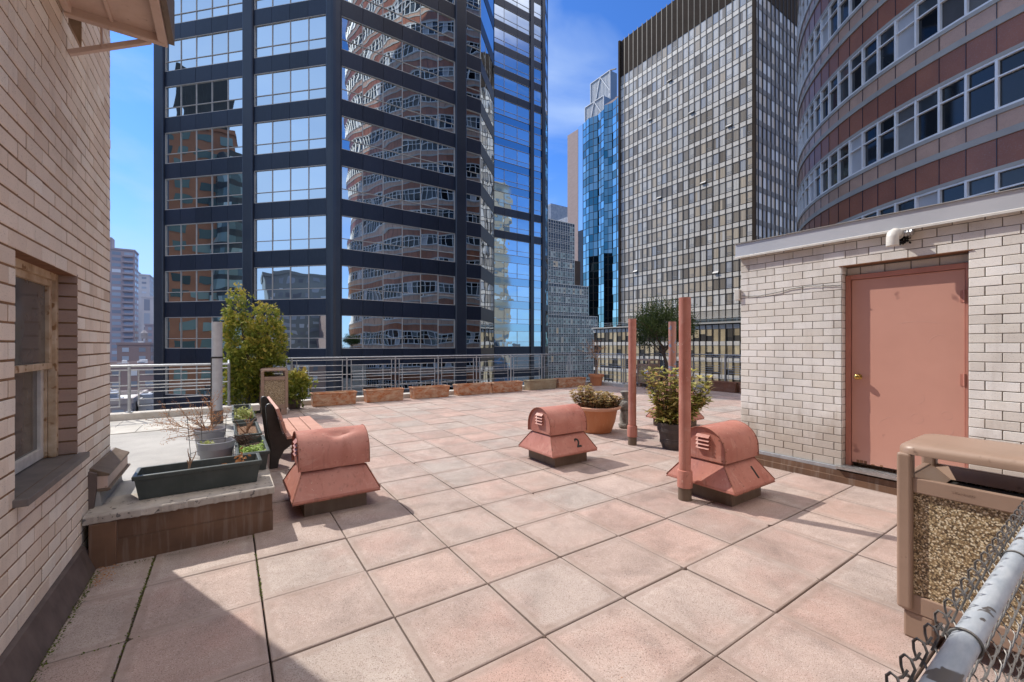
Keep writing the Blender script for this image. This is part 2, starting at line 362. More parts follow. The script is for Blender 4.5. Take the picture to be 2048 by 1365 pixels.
m_wframe2=plain('grey_sash_paint',(.68,.64,.58),(.52,.48,.43),scale=12,rough=.6,bump=.2,bscale=60)
m_slate=plain('slate_sill',(.18,.155,.14),(.12,.105,.10),scale=8,rough=.5,bump=.15,bscale=60)
m_dirtyglass=plain('dirty_glass',(.11,.10,.09),(.15,.138,.125),scale=3,rough=.12,spec=.6,streak=((.14,.13,.12),.25))
m_canopy=plain('canopy_paint',(.60,.45,.37),(.54,.40,.33),scale=5,rough=.6,speck=((.36,.24,.18),20,.68),streak=((.46,.31,.22),.35))
m_stone=plain('grey_carved_stone',(.16,.145,.13),(.27,.25,.225),scale=16,rough=.95,bump=.9,bscale=45,bdist=.02)
m_barrel=plain('dark_barrel_plastic',(.050,.040,.038),(.075,.060,.056),scale=9,rough=.5,streak=((.11,.09,.085),.3),bump=.12,bscale=50)
m_blue=plain('blue_sign_ink',(.10,.16,.26),(.12,.18,.28))
m_signw=plain('sign_white',(.74,.76,.78),(.70,.72,.74),rough=.5)
def terracotta(name,c1,c2,lime,amt):
    t=NT(name)
    col=t.ramp(t.noise(4,5,.6),[(.3,c1),(.7,c2)])
    g=t.noise(4.2,7,.72,(1,1,2.0),.6); col=t.mix(t.ramp(g,[(.50-amt*.12,0.),(.66,amt)]),col,lime)
    g2=t.noise(3,6,.7,(1,1,3.5)); col=t.mix(t.ramp(g2,[(.56,0.),(.72,.5)]),col,(.14,.10,.07))
    return t.fin(col,.8,0,.3,t.bump(t.noise(60,5,.6),.3,.004))
m_terra=terracotta('terracotta_lime',(.47,.165,.060),(.38,.125,.048),(.62,.50,.36),.85)
m_terra2=terracotta('terracotta_mossy',(.34,.26,.165),(.28,.20,.12),(.42,.37,.26),.6)
m_terra_pl=plain('terracotta_plastic',(.54,.215,.095),(.475,.175,.070),scale=3,rough=.5,spec=.4,bump=.05,bscale=30,streak=((.60,.33,.20),.3))
m_terra_rim=plain('terracotta_faded',(.62,.36,.25),(.55,.29,.19),scale=6,rough=.6)
m_rail_peel=None
def peel():
    t=NT('peeling_rail_paint')
    n=t.noise(7,4,.55,(.8,1,1),.8); k=t.ramp(n,[(.60,0.),(.61,1.)])
    base=t.ramp(t.noise(40,5,.6,(.3,1,1)),[(.3,(.30,.34,.39)),(.7,(.47,.50,.54))])
    col=t.mix(k,base,(.105,.092,.085))
    return t.fin(col,.48,.15,.5,t.bump(k,-.6,.0015))
m_rail_peel=peel()
def pebble():
    t=NT('pebble_panel')
    v=t.n('ShaderNodeTexVoronoi'); v.inputs['Scale'].default_value=140; t.l(t.coord(),v.inputs['Vector'])
    sp=t.n('ShaderNodeSeparateColor'); t.l(v.outputs['Color'],sp.inputs[0])
    col=t.ramp(sp.outputs[0],[(0,(.11,.072,.04)),(.20,(.27,.18,.095)),(.45,(.43,.31,.17)),(.65,(.58,.45,.27)),(.82,(.70,.60,.43)),(1,(.74,.69,.60))],'CONSTANT')
    d=t.ramp(v.outputs['Distance'],[(.40,1.),(.85,.40)]); col=t.mix(1.,col,d,'MULTIPLY')
    return t.fin(col,.5,0,.5,t.bump(v.outputs['Distance'],-.9,.010))
m_pebble=pebble()

# ------------------------------------------------------------------ floor
TX0,TXP,TY0,TYP=.176,.6205,1.2,.5988
fl=MB(); g=.0055
for i in range(-2,23):
    for j in range(-7,19):
        x0=TX0+i*TXP+g; x1=x0+TXP-2*g; y0=TY0+j*TYP+g+R.uniform(-.0015,.0015); y1=y0+TYP-2*g
        x0=max(x0,-.76); x1=min(x1,14.2); y1=min(y1,12.06)
        if x1-x0<.05 or y1-y0<.05: continue
        if x1<.3 and y0>4.1: continue
        z=R.uniform(-.003,.003); tx=R.uniform(-.004,.004); ty=R.uniform(-.004,.004); fl.rn=R.random(); c=.006
        H=lambda x,y,d=0:(x,y,z+tx*(x-x0)+ty*(y-y0)-d)
        A=[];B=[]
        for (qx,qy,sx_,sy_) in ((x0,y0,1,1),(x1,y0,-1,1),(x1,y1,-1,-1),(x0,y1,1,-1)):
            ch=R.uniform(.008,.030) if R.random()<.16 else .0015; ch2=ch*R.uniform(.6,1.4)
            pa=(qx+sx_*ch,qy); pb=(qx,qy+sy_*ch2); ca=(qx+sx_*(ch+c),qy+sy_*c); cb_=(qx+sx_*c,qy+sy_*(ch2+c))
            if sx_*sy_>0: A+= [pb,pa]; B+=[cb_,ca]
            else: A+=[pa,pb]; B+=[ca,cb_]
        fl.loft([[H(*p,.045) for p in A],[H(*p,.004) for p in A],[H(*p) for p in B]],False,True)
structure(fl.build('terrace_paving',m_paver))
sub=MB(); sub.box(-.86,14.5,-4,12.3,-.35,-.040); structure(sub.build('terrace_slab',m_joint))
mo=MB()
def moss_line(p,q,n,wd,dens=1):
    for _ in range(n):
        t=R.random(); x=p[0]+(q[0]-p[0])*t+R.gauss(0,wd); y=p[1]+(q[1]-p[1])*t+R.gauss(0,wd); mo.rn=R.random()
        a=R.uniform(0,6.28); mo.leaf((x,y,-.006+R.uniform(-.004,.004)),(math.cos(a),math.sin(a),R.uniform(.2,1.2)),(0,0,1),R.uniform(.007,.016),.009)
moss_line((-.745,2.1),(-.745,4.0),1300,.012)
moss_line((-.445,3.3),(-.445,4.05),190,.004); moss_line((-.445,2.2),(-.445,3.3),110,.003)
moss_line((.176,3.0),(.176,3.7),110,.003); moss_line((-.75,2.98),(-.1,2.98),90,.003); moss_line((-.7,4.03),(.2,4.03),160,.008)
o=mo.build('moss',m_moss); o['kind']='stuff'

# ------------------------------------------------------------------ brick laying: real bricks standing proud of the mortar
BL,BH=.2135,.0875
def lay(mb,axis,c,nsign,s0,s1,z0,z1,openings=(),off=0.,dep=.0068,jt=.0072):
    """courses of bricks on the plane axis=c facing nsign; s runs along the other horizontal axis"""
    def P(s,d,z): return (c+nsign*d,s,z) if axis=='x' else (s,c+nsign*d,z)
    k=0; z=z0
    while z<z1-.01:
        zt=min(z+BH,z1)
        cuts=[(s0,s1)]
        for (a,b,za,zb) in openings:
            if zt>za+.02 and z<zb-.02:
                nc=[]
                for (p,q) in cuts:
                    if b<=p or a>=q: nc.append((p,q)); continue
                    if a>p: nc.append((p,a))
                    if b<q: nc.append((b,q))
                cuts=nc
        for (p,q) in cuts:
            st=math.floor((p-off)/BL)-1
            s=off+st*BL+(BL/2 if k%2 else 0)
            while s<q:
                a=max(s,p); b=min(s+BL,q)
                if b-a>.02:
                    a2=a+jt*.5+R.uniform(-.0012,.0012); b2=b-jt*.5+R.uniform(-.0012,.0012); za=z+jt/2+R.uniform(-.0008,.0008); zb=zt-jt/2
                    d=dep+R.uniform(-.0018,.0018); mb.rn=R.random(); e=.0028
                    o4=[(a2,za),(b2,za),(b2,zb),(a2,zb)]; i4=[(a2+e,za+e),(b2-e,za+e),(b2-e,zb-e),(a2+e,zb-e)]
                    r0=[P(x,0,y) for x,y in o4]; r1=[P(x,d-.0025,y) for x,y in o4]; r2=[P(x,d,y) for x,y in i4]
                    if (axis=='x')==(nsign<0): r0.reverse(); r1.reverse(); r2.reverse()
                    mb.loft([r0,r1,r2],False,True)
                s+=BL
        z+=BH; k+=1
def wall_plane(mb,axis,c,nsign,s0,s1,z0,z1,openings=()):
    def P(s,z): return (c,s,z) if axis=='x' else (s,c,z)
    ss=sorted({s0,s1}|{v for o in openings for v in o[:2] if s0<v<s1}); zs=sorted({z0,z1}|{v for o in openings for v in o[2:] if z0<v<z1})
    for a,b in zip(ss,ss[1:]):
        for p,q in zip(zs,zs[1:]):
            cs,cz=(a+b)/2,(p+q)/2
            if any(o[0]<cs<o[1] and o[2]<cz<o[3] for o in openings): continue
            f=[P(a,p),P(b,p),P(b,q),P(a,q)]
            if (axis=='x')==(nsign<0): f.reverse()
            mb.poly(*f)

# ------------------------------------------------------------------ left brick building
XW=-.84; WC=4.96
bld=thing('brick_building','pale tan brick building wall with an old sash window at the left of the terrace','building',(XW,WC,0))
op=[(2.99,3.995,.83,2.03),(3.80,4.10,3.62,4.45)]
b=MB(); b.m=0; lay(b,'x',XW,1,.3,WC,0,5.25,op,off=.03,dep=.0036,jt=.0110)
lay(b,'y',WC,1,-3.2,XW+.004,.30,5.25,off=.06,dep=.0036,jt=.0110)
b.m=1; wall_plane(b,'x',XW,1,.3,WC,0,5.25,op); wall_plane(b,'y',WC,1,-3.2,XW,0,5.25)
b.m=2; wall_plane(b,'x',XW,1,-9,.3,-45,5.25); wall_plane(b,'x',XW,1,-9,WC,5.25,11); wall_plane(b,'y',WC,1,-12,XW,5.25,11); wall_plane(b,'y',WC,1,-12,-3.2,-45,5.25)
b.poly((-12,-9,11),(XW,-9,11),(XW,WC,11),(-12,WC,11)); wall_plane(b,'y',-9,-1,-12,XW,-45,11); wall_plane(b,'x',-12,-1,-9,WC,-45,11)
b.build('wall',[m_lbrick,m_lmortar,m_flatbrick],bld)
j=MB()
j.m=0
for k in range(14):
    z0=.83+k*.0875; j.rn=R.random(); j.box(XW-.128,XW+.004,3.9885+R.uniform(-.002,.001),3.9945,z0+.006,min(z0+.0815,2.03))
j.build('jamb',[m_jbrick,m_lmortar],bld); j=MB()
j.poly((XW-.13,3.995,.8),(XW,3.995,.8),(XW,3.995,2.03),(XW-.13,3.995,2.03)); j.build('jamb_back',m_lmortar,bld); j=MB(); j.poly((XW-.13,2.99,.8),(XW-.13,2.99,2.03),(XW,2.99,2.03),(XW,2.99,.8)); j.build('jamb_back',m_lmortar,bld); j=MB()
a,bb,za,zb=op[1]
V=[(XW,bb,za),(XW-.1,bb,za),(XW-.1,bb,zb),(XW,bb,zb),(XW,a,za),(XW-.1,a,za),(XW-.1,a,zb),(XW,a,zb)]
j.add(V,[(0,1,2,3),(4,7,6,5),(4,5,1,0),(5,6,2,1)]); j.build('window_recess',m_lmortar,bld)
l=MB(); l.box(XW-.13,XW-.0005,2.991,3.994,2.018,2.03); l.build('lintel',m_rust,bld)
wn=MB()
xf=XW-.085
wn.box(xf-.04,xf,2.99,3.04,.83,2.03); wn.box(xf-.04,xf,3.945,3.988,.83,2.03); wn.box(xf-.04,xf,3.04,3.945,1.975,2.03); wn.box(xf-.10,xf-.041,2.99,3.039,.83,2.03); wn.box(xf-.10,xf-.041,3.946,3.988,.83,2.03)
win=wn.build('window',m_wframe,bld,bevel=.004)
u=MB(); u.box(xf-.055,xf-.02,3.04,3.945,1.405,1.445); u.box(xf-.055,xf-.02,3.04,3.085,1.445,1.975); u.box(xf-.055,xf-.02,3.90,3.945,1.445,1.975); u.box(xf-.055,xf-.02,3.085,3.90,1.935,1.975); u.build('upper_sash',m_wframe,win,bevel=.003)
u=MB(); u.box(xf-.09,xf-.057,3.04,3.945,.835,.90); u.box(xf-.09,xf-.057,3.04,3.085,.90,1.405); u.box(xf-.09,xf-.057,3.90,3.945,.90,1.405); u.build('lower_sash',m_wframe2,win,bevel=.003)
u=MB(); u.poly((xf-.04,3.085,1.445),(xf-.04,3.90,1.445),(xf-.04,3.90,1.935),(xf-.04,3.085,1.935)); u.poly((xf-.075,3.085,.90),(xf-.075,3.90,.90),(xf-.075,3.90,1.405),(xf-.075,3.085,1.405)); u.build('pane',m_dirtyglass,win)
u=MB(); u.box(xf-.12,XW+.055,2.955,4.035,.792,.828); u.build('sill',m_slate,bld,bevel=.004)
u=MB(); u.prism([(XW,-.02),(XW+.085,-.02),(XW+.045,.09),(XW+.022,.165),(XW,.175)],'y',.3,4.085); u.build('base_flashing',m_black_mem,bld)
# stepped flashing where the wall meets the raised roof
u=MB(); u.prism([(XW,.36),(XW+.070,.36),(XW+.055,.49),(XW,.49)],'y',4.29,5.03); u.build('membrane_upstand',m_roofgrey,bld)
u=MB(); u.prism([(XW,.485),(XW+.098,.475),(XW+.118,.482),(XW+.118,.496),(XW+.10,.50),(XW,.50)],'y',4.285,5.07); u.prism([(XW,.595),(XW+.112,.588),(XW+.112,.604),(XW+.055,.632),(XW+.02,.655),(XW,.655)],'y',4.285,5.06); u.build('wall_flashing',m_dkbrown,bld,bevel=.003)
u=MB(); u.box(XW,XW+.100,4.29,5.055,.501,.592); u.build('cant_strip',m_canopy,bld)
u=MB(); u.prism([(XW,.36),(XW+.03,.36),(XW+.045,.50),(XW+.045,.62),(XW,.64)],'y',4.25,4.284); u.build('flashing_end',m_black_mem,bld)
# canopy
cn=thing('canopy','flat sheet metal canopy with rim jutting from the brick wall above','canopy',(XW,3.0,3.6))
u=MB(); u.box(XW+.012,-.35,1.7,3.69,3.625,3.640); u.build('panel',m_canopy,cn)
u=MB(); u.box(XW+.012,-.335,3.655,3.70,3.575,3.66); u.box(-.385,-.335,1.7,3.655,3.575,3.66); u.box(XW+.012,XW+.05,1.7,3.655,3.585,3.64); u.build('rim',m_canopy,cn,bevel=.006)
u=MB(); u.box(XW+.05,-.385,2.95,2.985,3.60,3.624); u.box(-.62,-.60,2.985,3.655,3.608,3.624); u.build('rib',m_canopy,cn,bevel=.004)
u=MB(); u.bar((XW+.012,3.76,3.39),(-.43,3.72,3.60),.03,.03); u.build('brace',m_canopy,cn,bevel=.003)
u=MB(); u.bar((XW+.17,3.74,3.46),(XW+.17,3.72,3.60),.035,.008,(1,0,0)); u.build('hanger',m_canopy,cn)
u=MB(); u.box(-.332,-.300,1.7,3.69,3.60,3.90); u.build('fascia',m_dkbrown,cn)

# ------------------------------------------------------------------ raised roof and its ledge
lg=thing('roof_ledge','low raised roof with a concrete cap and rust streaked brown metal skirt','ledge',(-.2,4.08,0))
u=MB(); u.box(-.775,.318,4.085,4.5,-.03,.165); u.box(.26,.319,4.5,9.0,-.03,.165); u.box(-.78,.316,4.088,4.5,.165,.172); u.box(-.777,.314,4.092,4.5,.172,.312); u.box(.258,.314,4.5,9.0,.172,.312)
u.build('metal_skirt',m_brown,lg,bevel=.003)
u=MB(); u.box(-.80,-.655,4.068,4.12,-.02,.310); u.build('skirt_end',m_brown,lg,bevel=.006)
u=MB()
N=60; xs=[-.83+1.158*k/N for k in range(N+1)]; fr=[4.064+R.uniform(-.0025,.0025)+.003*math.sin(k*.7)+.002*math.sin(k*1.9) for k in range(N+1)]; tp=[.372+R.uniform(-.0015,.0015) for k in range(N+1)]; bt_=[.312+R.uniform(-.004,.003) for k in range(N+1)]
u.loft([[(x,4.5,.312),(x,f+.006,b0),(x,f,b0+.008),(x,f,t_-.010),(x,f+.010,t_),(x,4.5,.372)] for x,f,t_,b0 in zip(xs,fr,tp,bt_)])
u.box(.20,.330,4.5,9.0,.312,.3715); u.build('concrete_cap',m_conc,lg,bevel=.004)
u=MB(); u.box(-6,.198,4.502,9.0,.1,.369); structure(u.build('raised_roof',m_roofgrey))
u=MB()
for k in range(9):
    x1=.196-k*.62
    u.rn=R.random(); u.box(x1-.612,x1,7.62,8.22,.3695,.3775); u.box(x1-.3-.612,x1-.3,8.232,8.83,.3695,.3775)
structure(u.build('roof_slab_row',m_lpaver))
u=MB()
for k in range(5): u.box(-6+k*1.3,-6+k*1.3+1.292,8.98,9.22,.36,.47)
tag(u.build('parapet_kerb',m_kerb,None,bevel=.012),'pale stone kerb under the left metal railing on the raised roof','kerb')
u=MB(); u.box(.326,12.10,12.08,12.42,-.03,.115); u.box(12.05,12.40,10.62,12.08,-.03,.115)
tag(u.build('parapet_kerb',m_kerb,None,bevel=.012),'pale low kerb under the long back railing behind the terracotta troughs','kerb')
u=MB(); u.box(12.40,14.22,10.62,10.9,-.03,.115); u.box(14.22,14.55,-4,10.9,-.03,.115)
tag(u.build('parapet_kerb',m_kerb,None,bevel=.012),'pale low kerb under the right-hand railing behind the tree and bins','kerb')

# ------------------------------------------------------------------ railings
def railing(label,p,q,npan,ztop,zbase,ends=True):
    p=Vector((*p,0)); q=Vector((*q,0)); d=(q-p); L=d.length; d.normalize()
    t=thing('railing',label,'railing',(p.x,p.y,zbase),'grey metal railings round the roof')
    at=lambda s,z: p+d*s+Vector((0,0,z))
    H=ztop-zbase
    u=MB(); u.tube([at(0,ztop-.018),at(L,ztop-.018)],.019,8); u.build('top_rail',m_galv,t,smooth=40)
    u=MB(); u.tube([at(0,ztop-.085),at(L,ztop-.085)],.011,6); u.tube([at(0,zbase+H*.565),at(L,zbase+H*.565)],.011,6); u.build('tie_rail',m_galv,t,smooth=40)
    step=L/npan
    for k in range(npan+1):
        u=MB(); u.tube([at(k*step,zbase-.01),at(k*step,ztop-.03)],.021,8)
        u.tube([at(k*step,zbase),at(k*step,zbase+.012)],.05,8); u.build('post',m_galv,t,smooth=40)
    for k in range(npan):
        a=k*step+.115; b_=(k+1)*step-.115
        u=MB()
        for s in (a,b_): u.tube([at(s,zbase+.09),at(s,ztop-.085)],.011,6)
        for fz in (.13,.27,.42,.50,.64,.79):
            u.tube([at(a,zbase+H*fz),at(b_,zbase+H*fz)],.0085,6)
        u.build('panel',m_galv,t,smooth=40)
railing('long grey metal railing along the back edge behind the terracotta troughs',(.02,12.22),(12.2,12.22),9,1.232,.115)
railing('short grey metal railing beside the corner flowerpot',(12.2,12.22),(12.2,10.76),1,1.225,.115)
railing('short grey metal railing behind the bin with the white notice',(12.2,10.76),(14.38,10.76),2,1.222,.115)
railing('grey metal railing along the right-hand edge past the dark troughs',(14.38,10.76),(14.38,1.6),7,1.222,.115)
railing('grey metal railing on the raised roof near the brick wall corner',(-3.98,9.1),(.02,9.1),3,1.236,.47)
railing('grey metal side railing hidden behind the conifer',(.02,9.1),(.02,12.22),2,1.234,.37)
# ------------------------------------------------------------------ bulkhead with the pink door
XB=5.80; YB=3.07
bk=thing('brick_bulkhead','small cream brick roof house with a pink steel door and white metal coping','roof house',(XB,YB,0))
dop=[(.93,1.923,.175,2.45)]
u=MB(); u.m=0
lay(u,'x',XB+.010,-1,-3,YB,.175,2.745,dop,off=.93)
lay(u,'y',YB-.010,1,XB+.006,9.4,.175,2.745,off=XB)
u.m=1; wall_plane(u,'x',XB+.010,-1,-3,YB-.010,0,2.8,dop); wall_plane(u,'y',YB-.010,1,XB+.010,9.4,0,2.8)
u.m=2; u.box(XB+.25,9.39,-2.99,YB-.26,0,2.78)
u.build('wall',[m_rbrick,m_rmortar,m_flatbrick],bk)
u=MB(); DX=XB+.115
u.m=1; u.poly((XB+.01,1.923,.1),(XB+.01,1.923,2.45),(DX+.06,1.923,2.45),(DX+.06,1.923,.1)); u.poly((XB+.01,.93,.1),(DX+.06,.93,.1),(DX+.06,.93,2.45),(XB+.01,.93,2.45))
u.m=0; lay(u,'y',1.923+.0,-1,XB+.002,DX+.03,.175,2.45,off=XB,dep=.004); lay(u,'x',DX+.02,-1,.935,1.915,2.352,2.44,off=.935,dep=.006)
u.m=1; u.poly((DX+.021,.93,2.35),(DX+.021,.93,2.46),(DX+.021,1.923,2.46),(DX+.021,1.923,2.35)); u.m=2; u.box(XB-.004,DX+.02,.90,1.95,2.448,2.456)
u.build('door_reveal',[m_rbrick,m_rmortar,m_rust],bk)
u=MB(); fx=DX-.028
u.box(fx,DX+.06,1.867,1.916,.18,2.35); u.box(fx,DX+.06,.936,.962,.18,2.35); u.box(fx,DX+.06,.962,1.867,2.297,2.35); u.build('door_frame',m_frame,bk,bevel=.003)
u=MB(); u.box(DX-.012,DX+.035,.9665,1.8625,.232,2.2925); dr=u.build('door',m_pinkdoor,bk,bevel=.003)
m_scuff=plain('door_scuff',(.57,.305,.235),(.55,.29,.225),scale=30,rough=.6)
for (y,z,a0,a1,rr_) in ((1.33,1.02,2.2,4.4,.075),(1.12,1.55,.2,1.7,.11),(1.30,1.30,1.3,1.9,.5),(1.33,1.30,1.3,1.9,.5),(1.09,.86,0,5.6,.04),(1.10,.72,2.8,6.0,.055),(1.31,.80,0,6.0,.05),(1.45,.60,.5,2.,.2)):
    pts=[(DX-.0124,y+rr_*math.cos(a0+(a1-a0)*k/12),z+rr_*math.sin(a0+(a1-a0)*k/12)) for k in range(13)]
    u=MB(); u.loft([[(p_[0],p_[1]-.003,p_[2]-.003),(p_[0]-.0005,p_[1],p_[2]),(p_[0],p_[1]+.003,p_[2]+.003)] for p_ in pts]); u.build('scuff',m_scuff,dr)
u=MB()
for k in range(26):
    y=.968+k*.0343
    if R.random()<.55: u.box(DX-.0135,DX-.0122,y,y+R.uniform(.015,.034),.233,.24+R.uniform(.0,.028))
u.build('rust_patch',m_rust,dr)
for z in (.50,1.22,2.03):
    u=MB(); u.tube([(DX-.026,.968,z-.06),(DX-.026,.968,z+.06)],.011,8); u.box(DX-.017,DX-.0125,.968,1.0,z-.055,z+.055); u.build('hinge',m_frame,dr,smooth=40)
u=MB(); u.lathe([(.030,0),(.032,.004),(.014,.008),(.012,.03),(.022,.036),(.030,.050),(.030,.062),(.020,.072),(.004,.074)],(0,0,0),20)
u.v=[(DX-.012-z,1.795+x,1.20+y) for x,y,z in u.v]; u.build('door_knob',m_brass,dr,smooth=50)
u=MB(); u.box(XB-.085,DX-.014,.62,1.955,.162,.188)
pl=u
for a in range(-26,2):
    pass
for r_ in range(4):
    for k in range(44):
        y=.64+k*.0298; x=XB-.07+r_*.044; s=1 if (k+r_)%2 else -1
        u.obox((x,y,.1895),((1,s*.9,0),(-s*.9,1,0),(0,0,1)),(.013,.004,.0022))
u.build('threshold',m_dplate,bk)
u=MB(); u.box(XB-.035,XB+.02,1.957,YB+.03,.135,.178); u.box(XB-.035,XB+.02,-3,.618,.135,.178); u.box(XB-.03,9.3,YB+.002,YB+.034,.135,.178); u.build('reglet',m_galv,bk,bevel=.004)
u=MB(); u.prism([(XB+.02,-.03),(XB-.062,-.03),(XB-.058,.07),(XB-.045,.075),(XB-.042,.134),(XB+.02,.134)],'y',-3,YB+.05); u.box(XB-.06,9.3,YB+.01,YB+.055,-.03,.133); u.build('base_flashing',m_brown,bk)
u=MB(); u.box(XB-.045,9.45,-3.05,YB+.045,2.742,2.925); u.build('coping',m_coping,bk,bevel=.006)
u=MB(); u.prism([(XB-.046,2.742),(XB-.06,2.728),(XB-.06,2.75),(XB-.046,2.757)],'y',-3.05,YB+.05); u.build('drip_edge',m_white,bk)
u=MB(); u.box(XB-.06,9.4,-3.05,YB+.05,2.925,2.932); u.build('roof',m_roofgrey,bk)
ev=thing('vent_elbow','white plastic elbow pipe with foil duct sticking out above the pink door','vent pipe',(XB,1.40,2.66))
u=MB(); u.tube([(XB-.13,1.445,2.575),(XB-.13,1.445,2.66),(XB-.118,1.443,2.695),(XB-.09,1.437,2.71),(XB-.045,1.43,2.708)],.052,16); u.build('elbow',m_white,ev,smooth=50)
u=MB(); u.tube([(XB-.055,1.432,2.706),(XB-.03,1.425,2.704)],.058,16); u.build('collar',m_white,ev,smooth=40)
u=MB()
pts=[(XB-.03+.0,1.425-.0,2.704),(XB-.022,1.40,2.702),(XB-.018,1.37,2.70),(XB-.012,1.33,2.705)]; u.tube([(XB-.032,1.427-.012*k,2.703+.002*math.sin(k)) for k in range(11)],[.030+.006*(k%2) for k in range(11)],10); u.build('foil_duct',m_dplate,ev)
u=MB()
for _ in range(60):
    u.leaf((XB-.006+R.uniform(-.01,.004),1.40+R.uniform(-.06,.05),2.66+R.uniform(-.05,.03)),(R.uniform(-1,1),R.uniform(-1,1),R.uniform(-1,1)),(1,0,0),.03,.02)
u.build('sealant',m_rubber,ev)
lb=thing('junction_box','small white electrical box on the corner of the cream brick wall','electrical box',(XB,YB,2.24))
u=MB(); u.box(XB-.03,XB+.05,YB+.002,YB+.07,2.17,2.32); u.build('box',m_white,lb,bevel=.006)
u=MB(); pts=[]
for k in range(34):
    t=k/33; pts.append((XB-.006,YB-.02-t*1.12,2.225-.03*math.sin(t*PI*2.2)*(1-t*.4)+R.uniform(-.003,.003)+.02*t))
u.tube(pts,.0035,5); u.build('cable',m_rubber,lb)

# ------------------------------------------------------------------ roof vents
def number_mesh(txt,size,fat,parent,centre,rx,mat):
    cu=bpy.data.curves.new('number','FONT'); cu.body=txt; cu.size=size; cu.align_x='CENTER'; cu.align_y='CENTER'; cu.offset=fat; cu.extrude=.0006
    tmp=bpy.data.objects.new('tmp',cu); COL.objects.link(tmp)
    dg=bpy.context.evaluated_depsgraph_get(); me=bpy.data.meshes.new_from_object(tmp.evaluated_get(dg))
    bpy.data.objects.remove(tmp)
    me.materials.clear(); me.materials.append(mat)
    o=bpy.data.objects.new('number',me); COL.objects.link(o); o.parent=parent; o.location=centre; o.rotation_euler=rx
    return o
m_seam=plain('worn_seam',(.36,.135,.09),(.20,.085,.055),scale=22,rough=.7,bump=.2,bscale=80,speck=((.09,.045,.03),40,.60))
def roof_vent(label,cx,cy,dent=0,num=None,nx=.1,seed=1):
    rr=random.Random(seed)
    t=thing('roof_vent',label,'roof vent',(cx,cy,0),'pink hooded roof vents')
    X=lambda x:cx+x; Y=lambda y:cy+y
    u=MB(); u.box(X(-.277),X(.277),Y(-.285),Y(.285),-.02,.20); u.build('curb',m_dkbrown,t,bevel=.004)
    u=MB(); z0,z1=.150,.385
    u.box(X(-.383),X(.383),Y(-.372),Y(.372),z0,z0+.022)
    u.frustum((X(-.383),X(.383),Y(-.372),Y(.372)),z0+.022,(X(-.285),X(.285),Y(-.205),Y(.205)),z1)
    sk_=u.build('skirt',m_pink,t,bevel=.006)
    u=MB(); u.box(X(-.278),X(.278),Y(-.20),Y(.20),z1-.01,.44); u.build('neck',m_frame,t)
    # barrel hood
    prof=[(-.238,.400),(-.240,.455)]+[(-.238*math.cos(a),.495+.235*math.sin(a)) for a in [PI*k/22 for k in range(0,23)]]+[(.240,.455),(.238,.400)]
    u=MB(); nxs=27; rings=[]
    for i in range(nxs):
        x=-.315+.63*i/(nxs-1); rg=[]
        for (y,z) in prof:
            d=.0025*math.sin(7*x+seed)*math.sin(9*y+z*5+seed)+rr.uniform(-.0006,.0006)
            if dent:
                q=((x-.02)/.10)**2+((y+.12)/.055)**2; d-=.042*dent*math.exp(-q)
                q=((x-.13)/.11)**2+((y+.10)/.03)**2; d-=.024*dent*math.exp(-q)
                q=((x+.06)/.05)**2+((y+.13)/.03)**2; d+=.016*dent*math.exp(-q)
                q=((x-.05)/.035)**2+((y+.215)/.05)**2; d-=.012*dent*math.exp(-q)
            nz=max(0,min(1,(z-.495)/.235)); rg.append((X(x),Y(y+(y/.24)*d*(1-nz)),z+d*nz))
        rings.append(rg)
    u.loft(rings,False,False,closed=False)
    inner=[[(p[0],cy+(p[1]-cy)*.985,p[2]-.006 if p[2]>.45 else p[2]) for p in rg] for rg in rings]
    u.loft([list(r) for r in inner][::-1],False,False,closed=False)
    u.loft([rings[0],inner[0]][::-1],False,False,closed=False); u.loft([rings[-1],inner[-1]],False,False,closed=False)
    hd=u.build('hood',m_pink,t,smooth=35)
    for s in (-1,1):
        u=MB(); x=X(s*.300); pts=[(x,Y(y*.978),z if z<.42 else z-.004) for y,z in prof]
        if s>0: pts=pts[::-1]
        u.poly(*pts); u.build('end_plate',m_pink,t)
    u=MB()   # folded seams on the skirt corners and along the hood edges
    for sx in (-1,1):
        for sy in (-1,1): u.bar((X(sx*.383),Y(sy*.372),z0+.022),(X(sx*.286),Y(sy*.206),z1),.010,.010)
        u.tube([(X(sx*.317),Y(y*1.006),z) for y,z in prof],.0042,5)
    for sy in (-1,1): u.box(X(-.383),X(.383),Y(sy*.373)-.002,Y(sy*.373)+.002,z0-.004,z0+.004)
    u.build('seam',m_seam,t)
    u=MB()
    for k in range(4):
        z=.655-k*.038
        u.prism([(X(-.301),z),(X(-.301),z-.026),(X(-.326),z-.034),(X(-.330),z-.030)],'y',Y(-.075),Y(.065))
    u.build('louvre',m_pink,t,recalc=True)
    u=MB()
    for s in (-1,1):
        for (y,z) in ((-.20,.42),(.2,.42),(-.17,.62),(.17,.62)):
            u.tube([(X(s*.300),Y(y),z),(X(s*.304),Y(y),z)],.006,6)
    for xx in (-.30,.30):
        for zz in (.43,.52,.60): u.tube([(X(xx),Y(-.235 if zz<.55 else -.21),zz),(X(xx),Y(-.243 if zz<.55 else -.218),zz)],.005,6)
    u.build('rivet',m_rust,t)
    if num:
        fz=.265; sl=math.atan2(.235-.022,.167); yy=-.372+(fz-.172)/(.213)*.167-.0022
        number_mesh(num,.17,.006,sk_,(nx,yy,fz),(sl,0,0),m_rubber)
    return t
roof_vent('dented pink roof vent with no number, beside the wooden bench',.853,4.52,dent=1,seed=3)
roof_vent('pink roof vent stencilled with number 2, before the big clay planter',3.732,4.46,num='2',nx=.10,seed=5)
v1=roof_vent('pink roof vent stencilled with number 1, beside the tallest pink pipe',4.31,2.50,num='1',nx=.13,seed=8)
